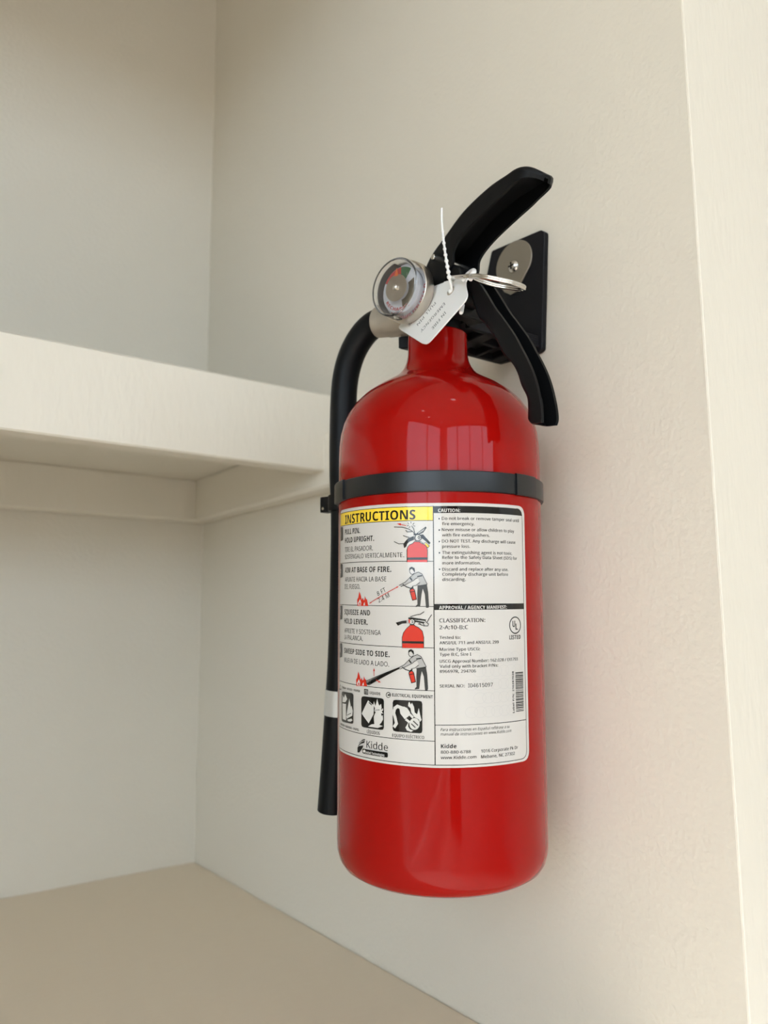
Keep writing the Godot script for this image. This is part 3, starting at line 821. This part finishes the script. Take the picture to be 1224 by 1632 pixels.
# a channel lever: pairs (web point, open-edge point, half width) along its length
func lever(rows: Array, wall: float, called: String, m: Material, ex: Node3D, shift := []) -> MeshInstance3D:
	var ws := []
	var os := []
	for i in rows.size():
		var r: Array = rows[i]
		ws.append(Vector3(r[0], r[1], r[4]))
		os.append(Vector3(r[2], r[3], shift[i] if i < shift.size() else 0.0))      # z: how far the middle of the channel lies off the valve's plane
	var w := smooth_path(ws, 5)
	var o := smooth_path(os, 5)
	var loops := []
	for k in w.size():
		var a := Vector3(w[k].x, w[k].y, o[k].z)
		var b: Vector3 = o[k]
		var h: float = w[k].z
		var d := b - a
		var L := d.length()
		d = d.normalized()
		var c := minf(2.2, h * 0.45)
		var t := minf(wall, h * 0.6)
		var l := PackedVector3Array()
		for q in [[L, h], [L * 0.5, h], [c, h], [c * 0.3, h - c * 0.3], [0.0, h - c], [0.0, -h + c], [c * 0.3, -h + c * 0.3], [c, -h], [L * 0.5, -h], [L, -h], [L, -h + t], [L * 0.5, -h + t], [wall, -h + t], [wall, h - t], [L * 0.5, h - t], [L, h - t]]:
			l.append(a + d * q[0] + Vector3(0, 0, q[1]))
		loops.append(l)
	var mb := MB.new()
	mb.loft(loops)
	return commit(mb, called, m, ex, MM, 46.0)

func build_valve(ex: Node3D) -> void:
	# collar and body of the valve
	var mb := MB.new()
	mb.lathe([Vector2(0, 93), Vector2(12.6, 93), Vector2(13, 93.5), Vector2(13, 101.5), Vector2(12.4, 102), Vector2(11.5, 103), Vector2(10.5, 107), Vector2(0, 107)], 48)
	mb.slab(rounded([Vector2(-18, 103), Vector2(27, 103), Vector2(30, 112), Vector2(28, 121), Vector2(14, 128), Vector2(4, 128), Vector2(-6, 124), Vector2(-18, 119)], 3.0, 4), -8.5, 8.5, 0.8)
	var body := commit(mb, "valve_body", M.black, ex)
	mb = MB.new()
	mb.ball(Vector3(14.5, 124.5, 7.6), 1.6, 14)
	commit(mb, "rivet", M.black, body)
	lever([[-3, 121, 12, 113, 9], [0.2, 129.6, 17.5, 117, 9.5], [6.4, 136, 23.4, 123.5, 9.7], [15.6, 141.4, 24.2, 131, 10.1], [31, 150.6, 32, 138, 10.6], [50, 155.6, 46.8, 143.2, 10.7], [63, 156.6, 60, 146.9, 10.7], [68, 157, 64.5, 148.5, 10.7], [72, 156.6, 68.8, 149.6, 10.5], [75, 155.6, 72, 150, 9.8], [77.2, 154.4, 74.6, 149.9, 8.6], [78.6, 153.3, 76.5, 149.5, 7], [79.4, 152.5, 77.8, 149, 5.4], [79.9, 151.8, 78.6, 148.6, 3.8], [80, 151.5, 78.9, 148.4, 2.8]], 1.5, "squeeze_lever", M.black, ex, [0, 0, -0.3, -0.8, -1.9, -2, -2, -2, -2, -2, -2, -2, -2, -2, -2])
	lever([[18, 118, 30, 119, 6.0], [24, 117, 36, 114, 6.0], [29.8, 111.0, 41.2, 107.0, 6.0], [34, 100, 46.2, 99.4, 6.0], [38, 91.0, 51.2, 91.6, 6.0], [42.3, 86.6, 55.2, 86.4, 6.0], [50.7, 75.2, 63.2, 75.3, 6.0], [55, 67.4, 68.0, 67.0, 6.0], [61, 61.0, 71.7, 60.4, 6.0], [64.4, 55.2, 74.6, 54.4, 6.0], [66.6, 49.0, 76.8, 48.4, 6.0], [70, 42.6, 78.5, 42.0, 6.0], [70.5, 36.8, 79.6, 36.4, 6.0], [70.5, 31.8, 79.9, 31.6, 6.0], [72.4, 29.4, 79.2, 28.8, 5.6]], 1.7, "carry_handle", M.black, ex)
	mb = MB.new()
	mb.tube([Vector3(13.8, 129.6, -9.6), Vector3(13.8, 129.6, -9.2), Vector3(13.8, 129.6, 14.4), Vector3(13.8, 129.6, 14.9)], [1.2, 1.6, 1.6, 1.2], 16)
	commit(mb, "hinge_pin", M.steel, ex)
	# outlet coupling between valve and hose
	mb = MB.new()
	var a := pol(174, 15.0, 107.0)
	var b := pol(166, 43.0, 110.4)
	var d := (b - a).normalized()
	var s := d.cross(Vector3.UP).normalized()
	var xf := Transform3D(Basis(s, d, s.cross(d)), a)
	var L := (b - a).length()
	mb.lathe([Vector2(0, 0), Vector2(8.6, 0), Vector2(9.4, 0.8), Vector2(9.4, L - 9), Vector2(9.0, L - 8), Vector2(9.0, L - 0.6), Vector2(8.4, L), Vector2(0, L)], 6 * 6, xf)
	commit(mb, "hose_coupling", M.alloy, ex)
	# pull pin with its ring of two turns of wire
	mb = MB.new()
	var lp := Vector3(39.24, 111.0, 12.0)
	var c := Vector3(47.32, 107.84, 0.53)
	var ux := (lp - c).normalized()
	var view := (Vector3(325.5, -53.7, 278.8) - c).normalized()
	var wy := (view + Vector3(0.09, 0.9936, 0.067) * 0.13).normalized()
	wy = (wy - ux * wy.dot(ux)).normalized()
	var nn := ux.cross(wy)
	c += view * 9.0
	var coil := []
	for k in 97:
		var an := TAU * 2.0 * k / 96.0
		coil.append(c + (ux * cos(an) + wy * sin(an)) * 14.0 + nn * 1.9 * (k / 96.0 - 0.5))
	mb.tube(coil, [0.75], 12)
	var pin := commit(mb, "pull_ring", M.chrome, ex)
	mb = MB.new()
	var pl: Vector3 = c + ux * 14.0
	mb.tube([Vector3(25, 114.5, -10), Vector3(25, 114.5, 9), Vector3(27, 114.2, 13), pl + Vector3(-2, 0.3, 1.0), pl], [1.4, 1.4, 1.3, 1.2, 1.2], 14)
	commit(mb, "pull_pin", M.chrome, pin)
	mb = MB.new()
	mb.tube([Vector3(31.5, 98.5, 10.0), Vector3(34.5, 93.2, 13.5), Vector3(34.9, 92.4, 14.1)], [1.3, 1.2, 0.9], 10)
	commit(mb, "seal_end", M.plastic, ex)

func build_gauge(ex: Node3D) -> void:
	# built about its own axis (z), then turned to face out from the wall and a little towards the levers
	var xf := Transform3D(Basis(Vector3(1, 0, 0), Vector3(0, 0, 1), Vector3(0, -1, 0)), Vector3.ZERO)
	var mb := MB.new()
	mb.lathe([Vector2(0, 8), Vector2(2.6, 8), Vector2(2.6, 12.4), Vector2(8, 12.8), Vector2(14.4, 14.9), Vector2(16.0, 16.2), Vector2(16.7, 17.4), Vector2(17.0, 19.0), Vector2(17.0, 20.8), Vector2(16.8, 22.2), Vector2(16.6, 23.2),
		Vector2(16.1, 23.4), Vector2(15.9, 22.8), Vector2(15.9, 20.5), Vector2(0, 20.5)], 72, xf)
	var g := commit(mb, "gauge_bezel", M.satin, ex, MM, 35.0)
	g.name = "pressure_gauge"
	g.transform = Transform3D(Basis(Vector3.UP, deg_to_rad(11.0)), Vector3(-6.2, 114, 0) * MM)
	# printed outer ring, raised dial, slot, needle disc
	mb = MB.new()
	mb.lathe([Vector2(13.0, 20.5), Vector2(15.85, 20.5), Vector2(15.85, 21.6), Vector2(13.0, 21.6), Vector2(13.0, 20.5)], 64, xf)
	commit(mb, "outer_ring", M.dial, g)
	mb = MB.new()
	mb.lathe([Vector2(0, 20.5), Vector2(12.7, 20.5), Vector2(12.7, 24.6), Vector2(12.5, 24.8), Vector2(0, 24.8)], 64, xf)
	commit(mb, "dial", M.dial, g)
	mb = MB.new()
	sector(mb, xf, 24.86, 2.0, 12.4, 52.0, 87.0)
	commit(mb, "green_zone", M.green, g)
	mb = MB.new()
	sector(mb, xf, 24.86, 3.0, 12.4, 87.0, 150.0)
	commit(mb, "red_zone", M.dial_red, g)
	mb = MB.new()
	sector(mb, xf, 24.9, 6.0, 10.6, -82.0, 24.0)
	commit(mb, "slot", M.olive, g)
	mb = MB.new()
	mb.lathe([Vector2(0, 24.8), Vector2(2.0, 24.8), Vector2(2.0, 27.8), Vector2(7.3, 28.0), Vector2(7.3, 28.5), Vector2(0, 28.7)], 48, xf)
	commit(mb, "needle_disc", M.satin, g)
	mb = MB.new()
	mb.slab(PackedVector2Array([Vector2(-1.2, 6.3), Vector2(1.8, 6.3), Vector2(0.6, 10.8)]), 28.2, 28.6, 0.1)
	commit(mb, "needle", M.needle, g)
	mb = MB.new()
	mb.lathe([Vector2(0, 28.6), Vector2(1.6, 28.6), Vector2(1.5, 29.6), Vector2(0.8, 30.1), Vector2(0, 30.2)], 24, xf)
	commit(mb, "needle_pin", M.chrome, g)
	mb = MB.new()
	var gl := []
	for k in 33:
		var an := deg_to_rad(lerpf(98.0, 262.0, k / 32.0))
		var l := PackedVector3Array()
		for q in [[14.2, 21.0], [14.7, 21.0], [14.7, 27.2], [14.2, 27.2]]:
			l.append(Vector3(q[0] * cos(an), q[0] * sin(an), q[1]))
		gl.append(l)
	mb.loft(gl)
	commit(mb, "dark_reflection_arc", M.dark_reflection, g)  # dark half ring: the lens wall's dark reflection built as a shape
	# clear lens: a shallow cap of plastic
	mb = MB.new()
	mb.lathe([Vector2(15.95, 22.0), Vector2(15.95, 29.8), Vector2(15.7, 30.7), Vector2(15.0, 31.2), Vector2(0, 31.4), Vector2(0, 30.5), Vector2(14.3, 30.3), Vector2(14.8, 29.9), Vector2(14.9, 29.2), Vector2(14.9, 22.0), Vector2(15.95, 22.0)], 72, xf)
	commit(mb, "lens", M.lens, g)
	# dial lettering
	mb = MB.new()
	arc_text(mb, "RECHARGE", 10.6, 1.7, 205.0, 300.0, 24.9, xf)
	arc_text(mb, "REPLACE", 13.8, 1.9, 293.0, 338.0, 21.7, xf)
	arc_text(mb, "IF DAMAGED", 13.8, 1.6, 225.0, 288.0, 21.7, xf)
	arc_text(mb, "S.O.", 13.8, 1.9, 342.0, 366.0, 21.7, xf)
	commit(mb, "lettering", M.dial_red, g, MM, 40.0, true)
	mb = MB.new()
	for t in letters("FULL", true).tris:
		var base := mb.v.size()
		for q in t:
			var w: Vector2 = q * 0.62
			mb.v.append(Vector3(5.0 - w.y, 6.6 + w.x, 24.92))
		mb.tri(base, base + 1, base + 2)
	commit(mb, "lettering", M.ink_white, g, MM, 40.0, true)

func sector(mb: MB, xf: Transform3D, y: float, r0: float, r1: float, a0: float, a1: float) -> void:
	# a thin plate between two radii; angles run anticlockwise as seen from the front, from +x
	var o := PackedVector2Array()
	for k in 17:
		var a := deg_to_rad(lerpf(a0, a1, k / 16.0))
		o.append(Vector2(r1 * cos(a), r1 * sin(a)))
	for k in 17:
		var a := deg_to_rad(lerpf(a1, a0, k / 16.0))
		o.append(Vector2(r0 * cos(a), r0 * sin(a)))
	mb.slab(o, y - 0.1, y, 0.01, Transform3D(Basis.IDENTITY, Vector3.ZERO))

# ------------------------------------------------------------------ lettering
var fonts := {}
var caps := {}

func text_mesh(text: String, bold: bool) -> TextMesh:
	if not fonts.has(bold):
		var sf := SystemFont.new()
		sf.font_names = PackedStringArray(["Droid Sans"])
		sf.font_weight = 700 if bold else 400
		fonts[bold] = sf
		var h := TextMesh.new()
		h.font = sf
		h.font_size = 64
		h.pixel_size = 0.01
		h.depth = 0.0
		h.text = "H"
		caps[bold] = h.get_aabb()
	var tm := TextMesh.new()
	tm.font = fonts[bold]
	tm.font_size = 64
	tm.pixel_size = 0.01
	tm.depth = 0.0
	tm.curve_step = 3.0
	tm.text = text
	return tm

# triangles of a text, in units of its cap height, origin at the left end of the baseline: Array of [Vector2, Vector2, Vector2]; also its width
func letters(text: String, bold: bool) -> Dictionary:
	var tm := text_mesh(text, bold)
	var arr := tm.get_mesh_arrays()
	var cap: AABB = caps[bold]
	var k := 1.0 / cap.size.y
	var lo := INF
	var hi := -INF
	var vs: PackedVector3Array = arr[Mesh.ARRAY_VERTEX]
	for p in vs:
		lo = minf(lo, p.x)
		hi = maxf(hi, p.x)
	var tris := []
	var ix: PackedInt32Array = arr[Mesh.ARRAY_INDEX]
	for i in range(0, ix.size(), 3):
		var t := PackedVector2Array()
		for c in 3:
			var p := vs[ix[i + c]]
			t.append(Vector2((p.x - lo) * k, (p.y - cap.position.y) * k))
		var area := (t[1] - t[0]).cross(t[2] - t[0])
		if absf(area) < 1e-7:
			continue
		if area < 0.0:
			t = PackedVector2Array([t[0], t[2], t[1]])
		tris.append(t)
	return {"tris": tris, "width": (hi - lo) * k}

# letters set round the gauge; the tops point to the middle of the dial when the angle runs along the lower edge
func arc_text(mb: MB, text: String, r: float, cap: float, a0: float, a1: float, z: float, _xf: Transform3D) -> void:
	var d := letters(text, true)
	for t in d.tris:
		var base := mb.v.size()
		for q in t:
			var a := deg_to_rad(lerpf(a0, a1, q.x / d.width))
			var rr: float = r + cap * (0.5 - q.y)
			mb.v.append(Vector3(rr * cos(a), rr * sin(a), z))
		mb.tri(base, base + 1, base + 2)

# ------------------------------------------------------------------ label
class Ink:
	var v := PackedVector3Array()
	var n := PackedVector3Array()

func wrap_point(p: Vector2, off: float) -> Vector3:
	var a := deg_to_rad(DIVIDER) - p.x / LABEL_R
	var skew := 0.014 * maxf(-p.x, 0.0) + 0.006 * maxf(p.x, 0.0)
	return Vector3((54.0 + off) * cos(a), p.y + skew, (54.0 + off) * sin(a)) * MM

func wrap_tri(ink: Ink, a: Vector2, b: Vector2, c: Vector2, off: float) -> void:
	var m := maxf(absf(a.x - b.x), maxf(absf(b.x - c.x), absf(c.x - a.x)))
	if m > 0.8:
		# halve the edge that runs farthest round the cylinder
		if absf(a.x - b.x) >= m - 1e-9:
			var h := (a + b) / 2
			wrap_tri(ink, a, h, c, off)
			wrap_tri(ink, h, b, c, off)
		elif absf(b.x - c.x) >= m - 1e-9:
			var h := (b + c) / 2
			wrap_tri(ink, a, b, h, off)
			wrap_tri(ink, a, h, c, off)
		else:
			var h := (c + a) / 2
			wrap_tri(ink, a, b, h, off)
			wrap_tri(ink, h, b, c, off)
		return
	for p in [a, c, b]:
		ink.v.append(wrap_point(p, off))
		var an: float = deg_to_rad(DIVIDER) - p.x / LABEL_R
		ink.n.append(Vector3(cos(an), 0, sin(an)))

func wrap_poly(ink: Ink, o: PackedVector2Array, off: float) -> void:
	var t := Geometry2D.triangulate_polygon(o)
	for k in range(0, t.size(), 3):
		var a := o[t[k]]
		var b := o[t[k + 1]]
		var c := o[t[k + 2]]
		if (b - a).cross(c - a) < 0.0:
			var h := b
			b = c
			c = h
		wrap_tri(ink, a, b, c, off)

func wrap_line(ink: Ink, pts: Array, w: float, off: float) -> void:
	for k in pts.size() - 1:
		var a: Vector2 = pts[k]
		var b: Vector2 = pts[k + 1]
		if a.distance_to(b) < 0.01:
			continue
		var d := (b - a).normalized()
		var n := Vector2(-d.y, d.x) * w * 0.5
		var e := d * w * 0.3
		wrap_poly(ink, PackedVector2Array([a - n - e, b - n + e, b + n + e, a + n - e]), off)

func wrap_text(ink: Ink, text: String, at: Vector2, width: float, cap: float, style: String, off: float, turn := 0.0) -> void:
	var d := letters(text, style == "b")
	var k: float = width / d.width
	var shear := 0.2 if style == "i" else 0.0
	for t in d.tris:
		var q := []
		for p in t:
			q.append(at + Vector2(p.x * k + p.y * cap * shear, p.y * cap).rotated(turn))
		wrap_tri(ink, q[0], q[1], q[2], off)
		if style == "m":     # a weight between regular and bold: the strokes doubled by a hair
			var s := Vector2(cap * 0.045, 0)
			wrap_tri(ink, q[0] + s, q[1] + s, q[2] + s, off + 0.001)

func ink_mesh(ink: Ink, called: String, m: Material, parent: Node) -> MeshInstance3D:
	var arr := []
	arr.resize(Mesh.ARRAY_MAX)
	arr[Mesh.ARRAY_VERTEX] = ink.v
	arr[Mesh.ARRAY_NORMAL] = ink.n
	var am := ArrayMesh.new()
	am.add_surface_from_arrays(Mesh.PRIMITIVE_TRIANGLES, arr)
	var o := MeshInstance3D.new()
	o.name = called
	o.mesh = am
	o.material_override = m
	parent.add_child(o, true)
	return o

func pairs(n: Array) -> PackedVector2Array:
	var out := PackedVector2Array()
	for k in range(0, n.size(), 2):
		out.append(Vector2(n[k], n[k + 1]))
	return out

func build_label(ex: Node3D) -> void:
	var paper := Ink.new()
	wrap_poly(paper, rounded([Vector2(-66.2, -128.5), Vector2(50.7, -128.5), Vector2(50.7, -7.0), Vector2(-66.2, -7.0)], 5.0, 6), 0.06)
	var lab := ink_mesh(paper, "instruction_label", M.label, ex)
	var inks := {}
	for c in ["black", "dark", "white", "red", "yellow", "grey"]:
		inks[c] = Ink.new()
	var black: Ink = inks.black
	var white: Ink = inks.white
	# fields and rules
	wrap_poly(inks.yellow, pairs([-64.3, -15.3, -0.25, -15.3, -0.25, -8.7, -64.3, -8.7]), 0.08)
	for y in [-8.65, -15.3, -34.5, -55.6, -74.6, -94.1, -116.7]:
		wrap_line(black, [Vector2(-64.4, y), Vector2(0, y)], 0.28, 0.10)
	wrap_line(black, [Vector2(-64.4, -8.65), Vector2(-64.4, -127.3)], 0.25, 0.10)
	wrap_line(black, [Vector2(0, -8.5), Vector2(0, -127.3)], 0.42, 0.10)
	wrap_line(black, [Vector2(0, -109.5), Vector2(48.7, -109.5)], 0.3, 0.10)
	# border of the right-hand panel and the bottom rule
	var o := rounded([Vector2(0, -127.3), Vector2(48.7, -127.3), Vector2(48.7, -8.5), Vector2(0, -8.5)], 4.2, 6)
	var rim := []
	for p in o:
		if p.x > 4.3:
			rim.append(p)
	wrap_line(black, rim, 0.3, 0.10)
	wrap_line(black, [Vector2(-64.4, -127.3), Vector2(44.7, -127.3)], 0.3, 0.10)
	var top := PackedVector2Array([Vector2(0, -11.8), Vector2(48.7, -11.8)])
	for p in rounded([Vector2(48.7, -30.0), Vector2(48.7, -8.5), Vector2(0, -8.5)], 4.2, 6):
		if p.y > -11.79 and p.x > 30.0:
			top.append(p)
	top.append(Vector2(0, -8.5))
	wrap_poly(black, top, 0.11)
	wrap_poly(black, pairs([0, -57.2, 48.7, -57.2, 48.7, -54.4, 0, -54.4]), 0.11)
	# drawings, in painting order
	var off := 0.12
	for s in PRINT_SHAPES:
		if s[0] == "tab":      # the number tabs down the left edge are pieces of their own
			var one := Ink.new()
			wrap_poly(one, pairs(s[1]), off)
			ink_mesh(one, "step_tab", M.ink_dark, lab)
		else:
			wrap_poly(inks[s[0]], pairs(s[1]), off)
		off += 0.003
	for s in PRINT_LINES:
		wrap_line(inks[s[0]], Array(pairs(s[2])), s[1], off)
		off += 0.002
	# words
	for t in PRINT_BLACK:
		wrap_text(black, t[0], Vector2(t[1], t[2]), t[3], t[4], "m" if t[5] == "r" and t[4] < 1.6 else t[5], 0.12)
	for t in PRINT_WHITE:
		wrap_text(white, t[0], Vector2(t[1], t[2]), t[3], t[4], t[5], 0.15)
	wrap_text(black, "8 FT", Vector2(-28.5, -51.0), 5.3, 2.1, "r", 0.12, deg_to_rad(26))
	wrap_text(black, "2.4 M", Vector2(-27.9, -54.2), 6.8, 2.1, "r", 0.12, deg_to_rad(25))
	for k in 4:
		wrap_text(white, str(k + 1), Vector2(-62.6, [-20.6, -39.6, -60.8, -79.8][k]), 1.2 if k else 0.7, 2.2, "b", off + 0.01)
	for y in [-14.5, -19.85, -25.3, -30.6, -38.3]:
		wrap_poly(black, disc(Vector2(2.75, y), 0.38, 0.38), 0.12)
	# listing mark
	var ring := disc(Vector2(42.0, -64.75), 3.75, 3.85)
	var closed := Array(ring)
	closed.append(ring[0])
	wrap_line(black, closed, 0.5, 0.12)
	wrap_text(black, "U", Vector2(40.1, -65.6), 1.75, 2.9, "b", 0.13)
	wrap_text(black, "L", Vector2(42.1, -66.9), 1.6, 2.9, "b", 0.13)
	wrap_text(white, "United Technologies", Vector2(-36.2, -125.3), 11.6, 1.15, "b", off + 0.02)
	# bar code with its upright number
	var rng := RandomNumberGenerator.new()
	rng.seed = 5
	var y := -105.2
	while y < -87.4:
		var w := rng.randf_range(0.18, 0.62)
		wrap_poly(inks.dark, pairs([41.4, y, 47.0, y, 47.0, y + w, 41.4, y + w]), 0.12)
		y += w + rng.randf_range(0.16, 0.4)
	wrap_text(black, "Label P/N: 210287028", Vector2(40.4, -105.6), 19.3, 1.15, "b", 0.12, PI / 2)
	# faint stamped chains of loops
	var st := Ink.new()
	for row in [[14.5, -104.0, 6], [18.6, -97.7, 5], [14.3, -91.6, 6], [18.7, -85.6, 6], [17.3, -79.5, 6]]:
		for k in row[2]:
			var e := Array(disc(Vector2(row[0] + 2.6 + k * 4.3, row[1]), 3.1, 2.5, 20))
			e.append(e[0])
			wrap_line(st, e, 0.12, 0.10)
	ink_mesh(st, "stamped_loops", M.stamp, lab)
	for c in inks:
		if inks[c].v.size():
			ink_mesh(inks[c], {"black": "black_print", "dark": "dark_grey_print", "white": "white_print", "red": "red_print", "yellow": "yellow_heading", "grey": "grey_print"}[c], M["ink_" + c], lab)

func disc(c: Vector2, rx: float, ry: float, n := 28) -> PackedVector2Array:
	var o := PackedVector2Array()
	for k in n:
		o.append(c + Vector2(rx * cos(TAU * k / n), ry * sin(TAU * k / n)))
	return o

# ------------------------------------------------------------------ hang tag and cable tie
func build_tag() -> void:
	var t := thing("hang_tag", "white plastic hang tag with grey printed lines, hanging below the gauge from the pull ring", "tag", root_xf())
	# the tag lies in a plane that leans out from the valve: z = 50.74 - 0.36 y (mm)
	var ex := Vector3(1, 0, 0)
	var nrm := Vector3(0, 0.36, 1).normalized()
	var ey := nrm.cross(ex)
	var org := Vector3(0, 100, 14.74)
	var xf := Transform3D(Basis(ex, ey, nrm), org)
	var inv := xf.affine_inverse()
	var o := []
	for p in [Vector2(-15.67, 99.23), Vector2(-13.01, 96.76), Vector2(12.76, 80.92), Vector2(17.39, 79.01), Vector2(19.8, 79.7), Vector2(40.9, 96.4), Vector2(41.3, 99.4), Vector2(37.2, 106.6), Vector2(36.2, 109.4), Vector2(37.6, 111.2), Vector2(42.5, 111.8), Vector2(42.2, 113.4), Vector2(38, 114.2), Vector2(33.5, 113.6), Vector2(29.25, 113.67), Vector2(21.2, 115.4), Vector2(11.6, 117.2), Vector2(6.5, 116), Vector2(3, 113.2)]:
		var q: Vector3 = inv * Vector3(p.x, p.y, 50.74 - 0.36 * p.y)
		o.append(Vector2(q.x, q.y))
	var mb := MB.new()
	mb.slab(rounded(o, 1.6, 3), -0.35, 0.35, 0.12, xf)
	commit(mb, "tag_plate", M.plastic, t)
	# loop of the tag over the ring
	mb = MB.new()
	mb.tube(smooth_path([Vector3(33.5, 110.8, 10.8), Vector3(36.6, 112.3, 11.2), Vector3(41.1, 112.4, 12.4), Vector3(45.8, 110.6, 15.0), Vector3(47.6, 107.6, 17.5), Vector3(45.5, 105.8, 17.5)], 6), [1.35], 12)
	commit(mb, "loop", M.plastic, t)
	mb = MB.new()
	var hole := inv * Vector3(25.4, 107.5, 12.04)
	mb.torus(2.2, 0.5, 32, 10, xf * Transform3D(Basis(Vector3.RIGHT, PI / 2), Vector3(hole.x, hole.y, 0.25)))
	commit(mb, "hole_shade_ring", M.alloy, t)  # grey ring added to draw the shade round the tie hole
	mb = MB.new()
	for row in [["IN FIRE", Vector3(26.41, 94.7, 16.65), Vector3(18.73, 87.35, 19.29)], ["EMERGENCY", Vector3(23.23, 100.82, 14.44), Vector3(8.88, 88.9, 18.74)], ["PULL PIN", Vector3(14.33, 104.23, 13.22), Vector3(3.49, 94.33, 16.78)], ["TO REMOVE", Vector3(9.59, 109.28, 11.4), Vector3(-5.21, 96.62, 15.96)]]:
		var a3: Vector3 = inv * row[1]
		var b3: Vector3 = inv * row[2]
		var a := Vector2(a3.x, a3.y)
		var b := Vector2(b3.x, b3.y)
		var dir := (b - a).normalized()
		var up := Vector2(-dir.y, dir.x)
		var d := letters(row[0], false)
		var k: float = a.distance_to(b) / d.width
		for tr in d.tris:
			var base := mb.v.size()
			for q in tr:
				var w: Vector2 = a + dir * q.x * k + up * (q.y - 0.5) * 2.5
				mb.v.append(xf * Vector3(w.x, w.y, 0.38))
			mb.tri(base, base + 1, base + 2)
	commit(mb, "lettering", M.tag_ink, t, MM, 40.0, true)
	# beaded cable tie through the tag's hole
	var ct := thing("cable_tie", "thin white beaded cable tie standing up out of the tag's hole", "cable tie", root_xf())
	var path := smooth_path([Vector3(25.6, 107.4, 11.0), Vector3(26.6, 107.2, 12.8), Vector3(27.6, 109.0, 14.0), Vector3(27.9, 112.0, 15.2), Vector3(28.2, 118.6, 17.0), Vector3(27.5, 127.0, 18.0), Vector3(26.7, 135.7, 18.5), Vector3(26.4, 144.2, 19.0), Vector3(26.5, 150.4, 19.0)], 8)
	mb = MB.new()
	var rad := []
	for k in path.size():
		rad.append(lerpf(0.75, 0.55, float(k) / path.size()))
	mb.tube(path, rad, 12)
	for k in range(26, path.size() - 14, 3):
		mb.ball(path[k], lerpf(1.25, 0.8, float(k - 26) / (path.size() - 40)), 12)
	commit(mb, "beaded_tail", M.plastic, ct)
	mb = MB.new()
	mb.ball(Vector3(25.9, 107.2, 12.9), 1.5, 16)
	commit(mb, "stopper", M.plastic, ct)
